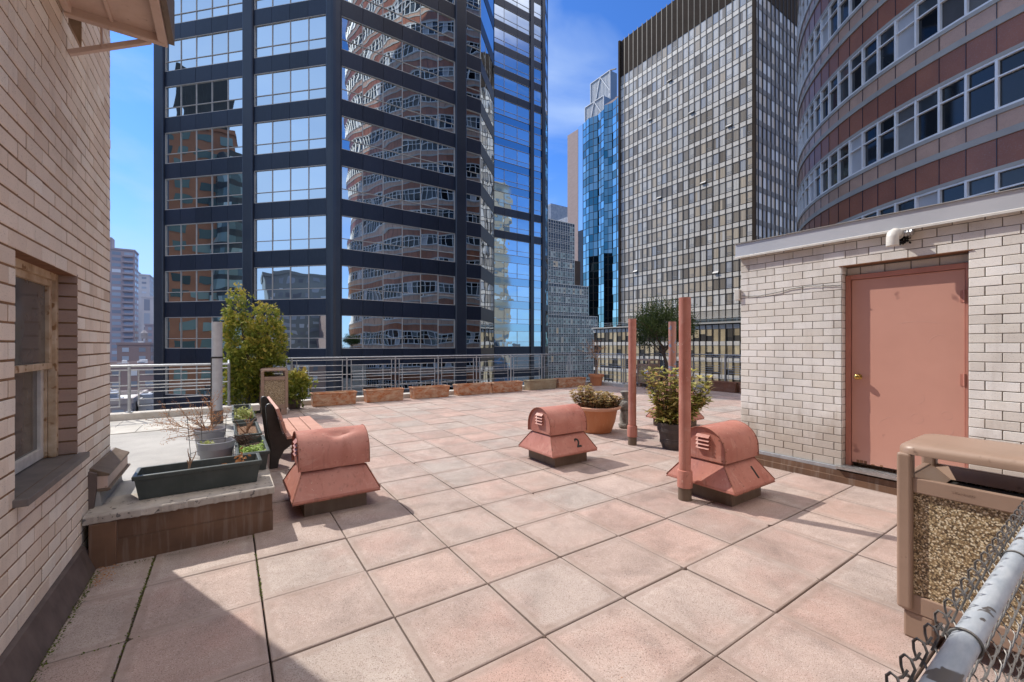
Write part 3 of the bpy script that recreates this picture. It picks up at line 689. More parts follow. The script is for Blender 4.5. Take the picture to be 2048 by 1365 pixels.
roof_vent('pink roof vent mostly hidden behind the bushy plant in the barrel pot',7.16,5.05,seed=11)

# ------------------------------------------------------------------ pipes
def pipe(label,x,y,top,r=.056,m=None,base=0):
    m=m or m_pink
    t=thing('vent_pipe',label,'vent pipe',(x,y,base),'standing pink vent pipes')
    u=MB(); u.lathe([(r*1.12,-.02),(r*1.12,.13)],(x,y,base),20); u.build('stub',m_dkbrown,t,smooth=50)
    u=MB(); u.lathe([(r*1.10,.125),(r*1.27,.13),(r*1.27,.285),(r*1.20,.30),(r*1.06,.302)],(x,y,base),24); u.build('collar',m,t,smooth=45)
    u=MB(); n=13; prof=[(r*(1.0+.01*math.sin(k*1.7)),.28+(top-.28)*k/n) for k in range(n+1)]+[(r*.86,top),(r*.86,top-.3)]; u.lathe(prof,(x,y,base),24,True,True); u.build('pipe',m,t,smooth=45)
    return t
pipe('tallest pink vent pipe, standing right beside the vent numbered 1',3.83,2.585,2.035,.057)
pipe('pink vent pipe between the big clay planter and the barrel pot',5.25,4.46,1.965,.060)
m_bluepink=plain('pink_paint_blue_wear',(.43,.21,.17),(.36,.17,.14),scale=6,rough=.5,speck=((.20,.24,.34),14,.54))
pipe('pink vent pipe with worn bluish patches, rising behind the bushy plant',6.09,4.34,1.94,.060,m_bluepink)
t=thing('vent_pipe','plain grey vent pipe with a black strap on the raised roof','vent pipe',(-.13,7.75,.37))
u=MB(); u.lathe([(.069,0),(.067,1.53),(.058,1.53),(.058,1.3)],(-.13,7.75,.372),24); u.build('pipe',m_gpipe,t,smooth=45)
u=MB(); u.lathe([(.078,.0),(.076,.20),(.069,.21)],(-.13,7.75,.372),20); u.build('sleeve',m_black_mem,t,smooth=45)
u=MB(); u.lathe([(.071,.985),(.074,.988),(.074,1.008),(.071,1.011)],(-.13,7.75,.372),20,False,False); u.tube([(-.20,7.735,1.37),(-.205,7.73,.72),(-.20,7.72,.40)],.008,6); u.build('strap',m_rubber,t,smooth=45)

# ------------------------------------------------------------------ litter bins
def litter_bin(label,W,D,notice=False,word=None,group='brown litter bins with pebble panels'):
    """front faces -X, width along Y; base corner centred at origin"""
    t=thing('litter_bin',label,'litter bin',(0,0,0),group)
    hw,hd=W/2,D/2
    u=MB()
    for sx in (-1,1):
        for sy in (-1,1):
            u=MB(); cx,cy=sx*(hd-.075),sy*(hw-.085); u.prism([(cx-.055,cy-.06),(cx+.055,cy-.06),(cx+.055,cy+.06),(cx-.055,cy+.06)],'z',0,.142); u.build('leg',m_bin,t,bevel=.01)
    u=MB(); u.box(-hd+.018,hd-.018,-hw+.018,hw-.018,.140,.236); u.build('base',m_bin,t,bevel=.006)
    u=MB()
    for sx in (-1,1):
        for sy in (-1,1):
            u=MB(); cx,cy=sx*(hd-.032),sy*(hw-.032); u.box(cx-.032,cx+.032,cy-.032,cy+.032,.15,.982); u.build('corner_post',m_bin,t,bevel=.014,bseg=3)
    def band(mb,z0,z1,e,th):
        mb.box(-hd+e,-hd+e+th,-hw+.062,hw-.062,z0,z1); mb.box(hd-e-th,hd-e,-hw+.062,hw-.062,z0,z1)
        mb.box(-hd+.062,hd-.062,-hw+e,-hw+e+th,z0,z1); mb.box(-hd+.062,hd-.062,hw-e-th,hw-e,z0,z1)
    u=MB(); band(u,.78,.857,.012,.03); rim=u.build('rim',m_bin,t,bevel=.005)
    u=MB()   # funnel
    o4=[(-hd+.042,-hw+.042),(hd-.042,-hw+.042),(hd-.042,hw-.042),(-hd+.042,hw-.042)]; i4=[(-hd+.13,-hw+.14),(hd-.13,-hw+.14),(hd-.13,hw-.14),(-hd+.13,hw-.14)]
    u.loft([[(*p,.852) for p in o4],[(*p,.80) for p in i4]],False,False); u.build('funnel',m_bin,t)
    u=MB(); u.box(-hd+.125,hd-.125,-hw+.135,hw-.135,.25,.79); u.build('liner',m_binin,t)
    for k,(a) in enumerate(((-1,0),(1,0),(0,-1),(0,1))):
        u=MB(); e=.030
        if a[0]: x=a[0]*(hd-e); u.box(min(x,x-a[0]*.02),max(x,x-a[0]*.02),-hw+.062,hw-.062,.236,.78)
        else: y=a[1]*(hw-e); u.box(-hd+.062,hd-.062,min(y,y-a[1]*.02),max(y,y-a[1]*.02),.236,.78)
        u.build('pebble_panel',m_pebble,t)
    # rounded lid
    rings=[]; seg=10
    def rr_(hx,hy,r,z):
        pts=[]
        for qx,qy,a0 in ((1,1,0),(-1,1,PI/2),(-1,-1,PI),(1,-1,1.5*PI)):
            for k in range(seg+1):
                a=a0+PI/2*k/seg; pts.append((qx*(hx-r)+r*math.cos(a),qy*(hy-r)+r*math.sin(a),z))
        return pts
    u=MB()
    for dz,ins in ((.978,.004),(.980,0),(1.004,0),(1.018,.006),(1.028,.018),(1.034,.036),(1.039,.08),(1.041,.14)):
        rings.append(rr_(hd-ins,hw-ins,max(.07-ins*.3,.03),dz))
    u.loft(rings,True,True); u.build('lid',m_bin,t,smooth=40)
    if notice:
        u=MB(); u.box(.06,.22,-hw-.003,-hw+.006,.40,.68); n_=u.build('notice',m_signw,t)
        u=MB()
        for (x0,x1,z0,z1) in ((.10,.18,.60,.64),(.09,.19,.575,.585),(.105,.125,.52,.555),(.155,.175,.52,.555),(.125,.155,.53,.538),(.09,.19,.475,.484),(.11,.17,.44,.448)):
            u.box(x0,x1,-hw-.0045,-hw-.002,z0,z1)
        u.build('print',m_blue,n_)
    if word:
        number_mesh(word,.017,.0003,rim,(-hd+.0114,.06,.822),(PI/2,0,-PI/2),m_bin)
    return t
b1=litter_bin('large brown litter bin close by, pebble panels, in front of the pink door',.62,.52,word='HOWARD'); b1.location=(3.0+.26,.75-.31,0)
b2=litter_bin('slim brown litter bin with pebble panel, standing before the conifer',.53,.5); b2.location=(.865,10.93,0); b2.rotation_euler=(0,0,PI/2)
b3=litter_bin('brown litter bin with a white notice, beside the dark round tree',.62,.56,notice=True); b3.location=(12.98,10.27,0); b3.rotation_euler=(0,0,-PI/2)

# ------------------------------------------------------------------ bench
bn=thing('park_bench','slatted pinkish bench on black cast iron ends beside the green troughs','bench',(.78,6.5,0))
for k in range(3):
    x=.600+k*.158; u=MB(); u.box(x,x+.150,5.83,7.27,.405+.004*k,.442+.004*k); u.build('seat_slat',m_slat,bn,bevel=.006)
for (xa,za,xb,zb) in ((.588,.485,.555,.625),(.548,.645,.500,.790)):
    u=MB(); u.bar(((xa+xb)/2,5.83,(za+zb)/2),((xa+xb)/2,7.27,(za+zb)/2),.034,math.hypot(xb-xa,zb-za),(xb-xa,0,zb-za)); u.build('back_slat',m_slat,bn,bevel=.005)
prof=[(.435,0),(.53,0),(.545,.10),(.60,.21),(.70,.285),(.80,.30),(.90,.275),(.97,.19),(1.0,.08),(1.005,0),(1.085,0),(1.085,.12),(1.075,.28),(1.085,.385),(1.075,.405),(.64,.398),(.585,.425),(.562,.50),(.535,.62),(.49,.77),(.468,.81),(.435,.826),(.405,.815),(.392,.78),(.402,.62),(.425,.42),(.445,.25)]
for y in (6.10,7.02):
    u=MB(); u.prism(prof,'y',y,y+.055); u.build('cast_end',m_black,bn,bevel=.012,bseg=3,recalc=True)

# ------------------------------------------------------------------ chain-link fence
fe=thing('chain_link_fence','chain-link fence with a peeling grey top pipe at the bottom right corner','fence',(1.7,.2,0))
u=MB(); u.tube([(.72,.2,.966),(2.75,.2,.966)],.0218,24); u.build('top_rail',m_rail_peel,fe,smooth=50)
u=MB(); u.tube([(2.75,.2,-.03),(2.75,.2,1.02)],.03,16); u.lathe([(.034,1.02),(.034,1.04),(.02,1.06),(.002,1.065)],(2.75,.2,0),16); u.build('post',m_rail_peel,fe,smooth=50)
u=MB(); P=.074; yy=.2+.0335
z_top=.990; x=.70
k=0
while x<2.73:
    pts=[]; z=z_top; i=0; s=1 if k%2 else -1
    # twisted knuckle at the top
    
    while z>.05:
        a=(1 if i%2 else -1)
        xx=x+a*P*.5; 
        pts.append((xx-a*.012,yy+a*.006,z+.011)); pts.append((xx-a*.001,yy+a*.0015,z)); pts.append((xx-a*.012,yy-a*.006,z-.011))
        z-=P*.5; i+=1
    u.tube(pts,.0022,5)
    sg=1 if k%2 else -1
    u.tube([(x+P*.12,yy+.007,z_top-.020),(x+P*.02,yy+.009,z_top-.002),(x-P*.02,yy+.009,z_top+.014),(x-P*.06,yy+.003,z_top+.024),(x-P*.09,yy-.006,z_top+.022),(x-P*.12,yy-.012,z_top+.008),(x-P*.12,yy-.008,z_top-.006),(x-P*.22,yy-.004,z_top-.020)],.0024,6)
    x+=P; k+=1
m_wire=plain('galvanised_wire',(.12,.11,.105),(.20,.19,.18),scale=60,rough=.5,metal=.5)
o=u.build('mesh',m_wire,fe,smooth=60)
for xt in (1.22,1.80,2.4):
    u=MB(); rg=[]
    pts=[(xt+.004*math.sin(a),.2+.0248*math.cos(a),.966+.0248*math.sin(a)) for a in [2*PI*q/20 for q in range(-3,16)]]
    u.tube(pts+[(xt,yy+.004,.985),(xt+.004,yy+.012,.97)],.0027,6); u.build('tie',m_wire,fe,smooth=60)
# ------------------------------------------------------------------ troughs and pots
def trough_mesh(u,L,D,h,taper=.06,rim=.035,wall=.025):
    a,b=L/2,D/2; a0,b0=a-taper*.6,b-taper*.5
    o=lambda p,q,z:[(-p,-q,z),(p,-q,z),(p,q,z),(-p,q,z)]
    u.loft([o(a0,b0,0),o(a-.012,b-.012,h-rim),o(a,b,h-rim),o(a+.004,b+.004,h-.006),o(a-.002,b-.002,h),o(a-wall,b-wall,h),o(a-wall-.015,b-wall-.015,h-.10)],True,False)
def trough(label,cx,cy,z,L,D,h,mat,rot=0,group=None,soil=m_soil,name='planter_trough',bev=.006,fill=.05,mesh_soil=True):
    t=thing(name,label,'planter',(0,0,0),group)
    u=MB(); trough_mesh(u,L,D,h); u.build('trough',mat,t,bevel=bev)
    if mesh_soil:
        u=MB(); n=14; m=6
        for i in range(n):
            for k in range(m):
                pass
        gx=[(-L/2+.03)+(L-.06)*i/n for i in range(n+1)]; gy=[(-D/2+.03)+(D-.06)*k/m for k in range(m+1)]
        hh=[[h-fill+R.uniform(-.008,.008) for _ in gy] for _ in gx]
        for i in range(n):
            for k in range(m): u.poly((gx[i],gy[k],hh[i][k]),(gx[i+1],gy[k],hh[i+1][k]),(gx[i+1],gy[k+1],hh[i+1][k+1]),(gx[i],gy[k+1],hh[i][k+1]))
        u.build('soil',soil,t,smooth=60)
    t.location=(cx,cy,z); t.rotation_euler=(0,0,rot)
    return t
TG='terracotta troughs along the back railing'
tl=['first terracotta trough from the conifer, orange with pale lime crust','second terracotta trough from the conifer along the back railing','third terracotta trough from the conifer along the back railing','fourth terracotta trough from the conifer along the back railing','fifth terracotta trough from the conifer, bright orange','greenish grey mossy trough, sixth from the conifer','seventh terracotta trough from the conifer, nearest the corner flowerpot']
for i,(a,b_,y) in enumerate([(1.80,2.79,11.56),(3.13,4.08,11.60),(4.44,5.50,11.62),(5.86,6.95,11.64),(7.13,8.20,11.64),(8.59,9.71,11.68),(9.90,11.15,11.70)]):
    L=(b_-a)+.10
    trough(tl[i],(a+b_)/2,y+.17,.004,L,.36,.335,m_terra2 if i==5 else m_terra,R.uniform(-.015,.015),TG)
m_terra3=terracotta('terracotta_brown',(.25,.105,.06),(.19,.085,.05),(.32,.24,.17),.4)
trough('dark brown trough by the right-hand railing, farther from the brick house',13.78,7.85,.004,1.0,.36,.33,m_terra3,PI/2,'brown troughs at the right railing')
trough('dark brown trough by the right-hand railing, half hidden by the brick house',13.75,6.75,.004,1.0,.36,.33,m_terra3,PI/2,'brown troughs at the right railing')

def twig(u,p,d,L,r,depth,spread=.7,leafmb=None,lsz=.012,grav=0.):
    p=Vector(p); d=Vector(d).normalized(); pts=[p]; n=4
    for k in range(n):
        d=(d+Vector((R.gauss(0,.12),R.gauss(0,.12),R.gauss(0,.10)-grav))).normalized(); pts.append(pts[-1]+d*L/n)
    u.rn=R.random(); u.tube(pts,[r*(1-.5*k/n) for k in range(n+1)],5)
    if leafmb is not None and depth<=1:
        for k in range(int(6+L*26)):
            q=pts[R.randint(1,n)]+Vector((R.gauss(0,.012),R.gauss(0,.012),R.gauss(0,.012))); leafmb.rn=R.random()
            leafmb.leaf(q,(R.gauss(0,1),R.gauss(0,1),R.gauss(0,1)),(R.gauss(0,1),R.gauss(0,1),1),lsz*R.uniform(.6,1.5),lsz*.7)
    if depth>0:
        for _ in range(R.randint(2,4)):
            i=R.randint(1,n); nd=(d+Vector((R.gauss(0,spread),R.gauss(0,spread),R.gauss(0,spread*.6)))).normalized()
            twig(u,pts[i],nd,L*R.uniform(.5,.8),r*.55,depth-1,spread,leafmb,lsz,grav)

# corner flowerpot with a bare shrub
t=thing('flowerpot','ribbed terracotta flowerpot with a bare shrub in the railing corner','flowerpot',(11.74,11.72,0))
u=MB(); u.lathe([(.20,0),(.255,.33),(.30,.335),(.305,.42),(.285,.43),(.27,.42),(.262,.37)],(11.74,11.72,.004),28,True,False); u.build('pot',m_terra_pl,t,smooth=40)
u=MB(); u.lathe([(.264,.37),(.001,.39)],(11.74,11.72,.004),20,False,False); u.build('soil',m_soil,t)
u=MB(); lf=MB()
for a in range(3): twig(u,(11.74+R.uniform(-.05,.05),11.72+R.uniform(-.05,.05),.36),(R.gauss(0,.14),R.gauss(0,.14),1),.72,.020,0)
for a in range(7): twig(u,(11.74+R.uniform(-.1,.1),11.72+R.uniform(-.1,.1),.98),(R.gauss(0,.7),R.gauss(0,.7),1),.5,.010,2,.6,lf,.022)
u.build('stem',m_twig,t,smooth=60); lf.build('dry_leaf',m_drybud,t)

# conifer
t=thing('conifer','tall yellow-green conifer with two rounded tops beside the slim bin','conifer',(.55,11.42,0))
u=MB(); u.lathe([(.26,0),(.32,.42),(.34,.42),(.34,.46),(.30,.46),(.29,.40)],(.62,11.55,.004),20,True,False); u.build('pot',m_green,t,smooth=40)
u=MB(); tops=[]
for (dx,dy,zt) in ((-.28,.0,2.70),(.28,.05,2.52),(.0,-.05,2.1),(.45,0,1.9)):
    pts=[(.62,11.55,.35),(.6+dx*.3,11.5+dy*.4,.9),(.55+dx*.8,11.45+dy,1.5),(.5+dx,11.42+dy,zt-.3)]; u.tube(pts,[.045,.038,.026,.01],7)
u.build('trunk',m_bark,t,smooth=60)
def cedar(u,blobs,nspray,rot=None,per=16,sp=.075):
    tot=sum(b[3]*b[4]*b[5] for b in blobs)
    for (bx,by,bz,rx,ry,rz) in blobs:
        n=max(4,int(nspray/per*rx*ry*rz/tot))
        for _ in range(n):
            while True:
                q=Vector((R.uniform(-1,1),R.uniform(-1,1),R.uniform(-1,1)))
                if .30<q.length<1: break
            q=q.normalized()*(q.length**.40)*R.uniform(.88,1.10)
            cc=Vector((bx+q.x*rx,by+q.y*ry,bz+q.z*rz)); tone=R.uniform(-.20,.20); k_=R.uniform(.6,1.35)
            for _s in range(int(per*k_)):
                c=cc+Vector((R.gauss(0,sp*.8),R.gauss(0,sp*.8),R.gauss(0,sp*1.1)))*k_
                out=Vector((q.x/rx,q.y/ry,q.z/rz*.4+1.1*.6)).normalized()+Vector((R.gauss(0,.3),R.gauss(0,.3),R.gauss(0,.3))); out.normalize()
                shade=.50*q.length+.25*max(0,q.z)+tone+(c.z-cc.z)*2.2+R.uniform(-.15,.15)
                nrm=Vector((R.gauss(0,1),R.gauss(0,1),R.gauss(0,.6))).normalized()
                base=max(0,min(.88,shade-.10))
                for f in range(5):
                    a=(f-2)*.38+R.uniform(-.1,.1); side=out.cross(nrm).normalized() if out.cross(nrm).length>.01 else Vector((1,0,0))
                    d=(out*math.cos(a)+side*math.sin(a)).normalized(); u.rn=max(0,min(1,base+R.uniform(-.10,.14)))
                    L=R.uniform(.04,.10); u.add([c+d*.005,c+d*L*.55+nrm.cross(d)*.013,c+d*L,c+d*L*.55-nrm.cross(d)*.013],[(0,1,2,3)])
u=MB()
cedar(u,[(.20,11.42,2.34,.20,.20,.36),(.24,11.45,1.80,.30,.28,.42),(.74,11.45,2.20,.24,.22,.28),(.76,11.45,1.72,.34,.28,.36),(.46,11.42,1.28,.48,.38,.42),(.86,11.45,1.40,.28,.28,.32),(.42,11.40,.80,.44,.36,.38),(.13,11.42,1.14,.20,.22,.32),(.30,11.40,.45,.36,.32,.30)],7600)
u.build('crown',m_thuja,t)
t=thing('conifer','small low conifer bush between the slim bin and the first trough','conifer',(1.38,11.55,0))
u=MB(); u.lathe([(.13,0),(.16,.25),(.15,.25),(.14,.21)],(1.36,11.62,.004),18,True,False); u.build('pot',m_black_mem,t,smooth=40)
u=MB(); u.tube([(1.36,11.62,.2),(1.38,11.6,.75)],[.03,.012],7); u.build('trunk',m_bark,t)
u=MB(); cedar(u,[(1.38,11.50,.55,.27,.22,.30),(1.52,11.52,.72,.18,.15,.18),(1.24,11.52,.62,.20,.18,.24),(1.36,11.5,.36,.22,.20,.20)],1300); u.build('crown',m_thuja,t)

# dark round tree
tx,ty=13.75,10.12
t=thing('tree','dark green round-crowned tree by the right railing behind the pink pipes','tree',(tx,ty,0))
u=MB(); u.lathe([(.26,0),(.34,.46),(.36,.46),(.36,.5),(.33,.5),(.32,.44)],(tx,ty,.004),22,True,False); u.build('pot',m_barrel,t,smooth=40)
u=MB(); pts=[(tx,ty,.4),(tx+.03,ty-.05,.85),(tx-.05,ty+.02,1.2),(tx-.10,ty+.05,1.5)]; u.tube(pts,[.075,.062,.055,.05],9)
ends=[]
def limb(p,d,L,r,dep):
    p=Vector(p); d=Vector(d).normalized(); q=[p]
    for k in range(4):
        d=(d+Vector((R.gauss(0,.13),R.gauss(0,.13),R.gauss(0,.08)+.03))).normalized(); q.append(q[-1]+d*L/4)
    u.tube(q,[r*(1-.13*k) for k in range(5)],6)
    if dep==0: ends.append(q[-1]); ends.append(q[3]); return
    for k in range(3 if dep>1 else 4): limb(q[R.choice((2,3,4))],d+Vector((R.gauss(0,.55),R.gauss(0,.55),R.gauss(.1,.35))),L*R.uniform(.55,.8),r*.55,dep-1)
for a in range(7):
    an=a*2.4; limb((tx-.08+.01*a,ty+.03,1.15+.05*a),(math.cos(an)*.75,math.sin(an)*.75,.8),.85,.030,2)
u.build('trunk',m_bark,t,smooth=60)
u=MB(); cxx,cyy,cz=tx-.10,ty+.05,2.33
for e in ends:
    for c_ in range(2):
        c=Vector(e)+Vector((R.gauss(0,.10),R.gauss(0,.10),R.gauss(0,.10)))
        v=c-Vector((cxx,cyy,cz)); k=math.sqrt((v.x/1.12)**2+(v.y/1.12)**2+(v.z/1.02)**2)
        if k>1: c=Vector((cxx,cyy,cz))+v/k*R.uniform(.88,1.0)
        ends_c=c
        for _ in range(26):
            q=Vector((R.gauss(0,1),R.gauss(0,1),R.gauss(0,.8))); q=q*.085
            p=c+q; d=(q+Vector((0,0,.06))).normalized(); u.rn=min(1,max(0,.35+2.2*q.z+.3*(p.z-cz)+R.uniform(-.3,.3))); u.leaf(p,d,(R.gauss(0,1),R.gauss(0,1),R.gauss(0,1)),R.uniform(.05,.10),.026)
for _ in range(430):
    an=R.uniform(0,2*PI); ph=math.asin(R.uniform(-.8,1)); rr=R.uniform(.40,1.0)*(1+.16*math.sin(an*3+1)*math.cos(ph*3)+.10*math.sin(an*7+ph*5))
    if R.random()<.35 and math.sin(an*4+ph*6)>.3: continue
    c=Vector((cxx+math.cos(an)*math.cos(ph)*1.08*rr,cyy+math.sin(an)*math.cos(ph)*1.08*rr,cz+math.sin(ph)*1.0*rr))
    for _ in range(24):
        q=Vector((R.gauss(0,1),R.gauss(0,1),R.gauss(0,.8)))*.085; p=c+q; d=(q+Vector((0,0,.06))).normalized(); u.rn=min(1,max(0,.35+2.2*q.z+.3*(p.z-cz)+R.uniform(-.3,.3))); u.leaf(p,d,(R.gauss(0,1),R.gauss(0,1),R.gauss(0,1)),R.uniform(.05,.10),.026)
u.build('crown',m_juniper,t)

# big clay planter
px,py=5.51,5.49
t=thing('clay_planter','big round orange planter with bronze leafy plants','planter',(px,py,0))
u=MB(); u.lathe([(.245,0),(.262,.02),(.325,.20),(.355,.36),(.362,.41)],(px,py,.004),48,True,False); u.build('pot',m_terra_pl,t,smooth=50)
u=MB(); u.lathe([(.362,.405),(.385,.408),(.418,.425),(.430,.445),(.428,.462),(.405,.472),(.375,.466),(.355,.44),(.345,.39)],(px,py,.004),48,False,False); u.build('rim',m_terra_rim,t,smooth=50)
u=MB(); u.lathe([(.35,.40),(.18,.43),(.001,.43)],(px,py,.004),30,False,False); u.build('soil',m_soil,t)
u=MB(); st=MB()
for _ in range(190):
    a=R.uniform(0,2*PI); r_=.36*math.sqrt(R.random()); bx,by=px+r_*math.cos(a),py+r_*math.sin(a)
    side=(bx-px)*.83-(by-py)*.557
    hgt=(.40 if side<-.06 else .27)*R.uniform(.55,1.1)*(1-.35*(r_/.36)**2)
    top=Vector((bx+R.gauss(0,.03)+(bx-px)*.25,by+R.gauss(0,.03)+(by-py)*.25,.43+hgt))
    st.rn=R.random(); st.tube([(bx,by,.41),top],[.004,.003],4)
    for lv in range(3):
        c=Vector((bx,by,.43)).lerp(top,1-.28*lv); n=9
        for k in range(n):
            an=2*PI*k/n+R.uniform(-.3,.3); u.rn=min(1,max(0,.45+.3*(hgt/.3-.5)+R.uniform(-.4,.4)-.15*lv)); u.leaf(c,(math.cos(an),math.sin(an),R.uniform(.05,.8)),(0,0,1),R.uniform(.035,.065),.024)
u.build('foliage',m_sedum,t); st.build('stem',m_twig,t)
t=thing('flowerpot','small empty dark flowerpot peeking out behind the big clay planter','flowerpot',(5.75,6.55,0))
u=MB(); u.lathe([(.12,0),(.165,.26),(.175,.26),(.175,.30),(.155,.30),(.145,.22)],(5.75,6.55,.004),24,True,False); u.build('pot',m_barrel,t,smooth=40)
u=MB(); u.lathe([(.148,.22),(.001,.225)],(5.75,6.55,.004),20,False,False); u.build('soil',m_soil,t)
# stone statuette
sx,sy=6.20,5.44
t=thing('garden_statue','dark grey carved stone figure standing behind the middle pink pipe','statue',(sx,sy,0))
u=MB(); wob=lambda k,z:1+.10*math.sin(k*PI/4+z*20)+.05*math.sin(k*2.1)
u.lathe([(.10,0),(.115,.02),(.115,.07),(.085,.09),(.092,.16),(.10,.24),(.085,.30),(.095,.33)],(sx,sy,.004),20,True,True,wob); u.build('body',m_stone,t,smooth=60)
u=MB(); u.lathe([(.07,.32),(.105,.36),(.112,.42),(.10,.48),(.075,.51)],(sx,sy,.004),20,True,True,wob); u.obox((sx-.09,sy-.04,.43),((.8,-.5,0),(.5,.8,0),(0,0,1)),(.025,.016,.03)); u.build('head',m_stone,t,smooth=60)
u=MB(); u.lathe([(.06,.50),(.062,.55),(.055,.60),(.082,.645),(.086,.68),(.06,.69)],(sx,sy,.004),20,True,True); u.build('headdress',m_stone,t,smooth=60)

# barrel pot with the bushy plant
px,py=5.60,3.97
t=thing('barrel_planter','dark barrel-shaped pot with a bushy yellow-green and maroon plant','planter',(px,py,0))
u=MB(); u.lathe([(.165,0),(.175,.05),(.182,.055),(.20,.15),(.197,.155),(.215,.25),(.222,.252),(.236,.35),(.243,.352),(.245,.385),(.228,.388),(.215,.33)],(px,py,.004),32,True,False); u.build('pot',m_barrel,t,smooth=30)
u=MB()
for (z,r_) in ((.10,.1935),(.28,.2275)): u.lathe([(r_,z-.022),(r_+.006,z-.020),(r_+.008,z+.024),(r_+.002,z+.026)],(px,py,.004),32,False,False)
u.build('hoop',m_barrel,t,smooth=40)
u=MB(); u.lathe([(.22,.33),(.001,.345)],(px,py,.004),20,False,False); u.build('soil',m_soil,t)
u=MB(); st=MB()
tips=[]
for k in range(66):
    a=R.uniform(0,2*PI); r_=.15*math.sqrt(R.random()); lean=R.uniform(.0,.29); hgt=R.uniform(.10,.86)
    b_=Vector((px+r_*math.cos(a),py+r_*math.sin(a),.33))
    tp=b_+Vector((math.cos(a)*lean,math.sin(a)*lean,hgt*(1.08-.42*lean)))
    tips.append((b_,tp))
for k in range(20):  # outer arching shoots toward +view right
    a=-.59+R.gauss(0,.4); b_=Vector((px+.1,py-.08,.34)); tips.append((b_,b_+Vector((math.cos(a)*R.uniform(.30,.42),math.sin(a)*R.uniform(.30,.42),R.uniform(.35,.74)))))
for k in range(3):
    a=2.55+R.gauss(0,.3); b_=Vector((px-.1,py+.08,.34)); tips.append((b_,b_+Vector((math.cos(a)*R.uniform(.25,.36),math.sin(a)*R.uniform(.25,.36),R.uniform(.62,.80)))))
for (b_,tp) in tips:
    mid=(b_+tp)/2+Vector((0,0,.05)); st.rn=R.random(); st.tube([b_,mid,tp],[.006,.005,.003],5)
    for lv in range(6):
        f=1-.16*lv; c=b_.lerp(tp,f)+Vector((0,0,.05*4*f*(1-f))); nleaf=5
        for q in range(nleaf):
            an=2*PI*q/nleaf+lv*.6+R.uniform(-.4,.4); up=R.uniform(-.35,.55) if lv else R.uniform(.1,.9)
            hgt=(c.z-.35)/.8
            u.rn=min(.99,max(0,R.choice((.10,.30,.36,.5,.52,.55,.98,.97,.66+.20*R.random()*(hgt>.35)))+R.uniform(-.08,.08)))
            u.leaf(c,(math.cos(an),math.sin(an),up),(R.gauss(0,.25),R.gauss(0,.25),1),R.uniform(.06,.14),R.uniform(.030,.055),.5)
u.build('foliage',m_aucuba,t); st.build('stem',m_bark,t)

# ------------------------------------------------------------------ planters on the raised roof
ZR=.3735
GG='dark green window boxes along the edge of the raised roof'
def greenbox(label,x0,x1,y0,y1,h,soil,fill=.06):
    t=trough(label,(x0+x1)/2,(y0+y1)/2,ZR,y1-y0,x1-x0,h,m_green,PI/2,GG,soil,'window_box',.008,fill)
    return t
def inbox(t,u,name,mat):   # u built in world space; child of a rotated box: convert
    M=(Matrix.Translation(t.location)@Matrix.Rotation(t.rotation_euler.z,4,'Z')).inverted()
    u.v=[tuple(M@Vector(p)) for p in u.v]
    loc=Vector(t.location); u.v=[(x+loc.x,y+loc.y,z+loc.z) for x,y,z in u.v]
    return u.build(name,mat,t)
def groundcover(t,x0,x1,y0,y1,z,n,size,mat,name='foliage',hh=.05):
    u=MB()
    for _ in range(n):
        x,y=R.uniform(x0,x1),R.uniform(y0,y1); c=Vector((x,y,z+R.uniform(0,hh)*(1+.8*math.sin(x*25)*math.sin(y*14))))
        for k in range(5):
            a=2*PI*k/5+R.uniform(-.4,.4); u.rn=R.random(); u.leaf(c,(math.cos(a),math.sin(a),R.uniform(.1,1.1)),(0,0,1),size*R.uniform(.6,1.3),size*.6)
    return inbox(t,u,name,mat)
a_=greenbox('green window box nearest the long trough, bright green seedlings and a clump of dead roots',.065,.335,4.63,5.47,.185,m_soil,.07)
groundcover(a_,.10,.30,4.68,5.05,ZR+.12,420,.022,m_brightg,hh=.045)
u=MB()
for _ in range(170):
    c=Vector((.14+R.gauss(0,.035),5.26+R.gauss(0,.06),ZR+.15+R.uniform(0,.07))); u.rn=R.random()*.5; q=c+Vector((R.gauss(0,.04),R.gauss(0,.04),R.gauss(0,.03))); u.tube([c,(c+q)/2+Vector((0,0,.01)),q],[.004,.003,.002],4)
m_root=foliage('dead_root',[(.05,.03,.022),(.12,.07,.05),(.17,.11,.08)],0,.9)
inbox(a_,u,'dead_root',m_root)['kind']='stuff'
b_=greenbox('green window box with dry mulch and one dead stem',.065,.325,5.60,6.46,.185,m_mulch,.045)
u=MB()
for k in range(6): twig(u,(.19+R.uniform(-.02,.02),5.95+R.uniform(-.02,.02),ZR+.13),(R.gauss(0,.35),R.gauss(0,.35),1),R.uniform(.10,.22),.008,1,.4)
inbox(b_,u,'stem',m_twig)
c_=greenbox('green window box full of pale yellow-green stonecrop',.055,.330,6.72,7.62,.185,m_soil,.03)
groundcover(c_,.085,.30,6.78,7.55,ZR+.15,900,.020,m_paleg,hh=.07)
d_=greenbox('empty green window box farthest back, near the conifer',.065,.325,7.82,8.45,.185,m_soil,.11)
lg_=trough('long dark green trough with a few dried stems at the ledge edge',-.178,4.405,ZR,.845,.31,.192,m_green,.018,None,m_soil,'window_box',.010,.075)
u=MB()
twig(u,(-.26,4.36,ZR+.10),(.05,0,1),.16,.012,1,.35); twig(u,(-.255,4.36,ZR+.22),(-.1,.05,1),.12,.005,0); twig(u,(-.258,4.36,ZR+.2),(.3,.1,1),.12,.005,0)
inbox(lg_,u,'stem',m_twig)
u=MB()
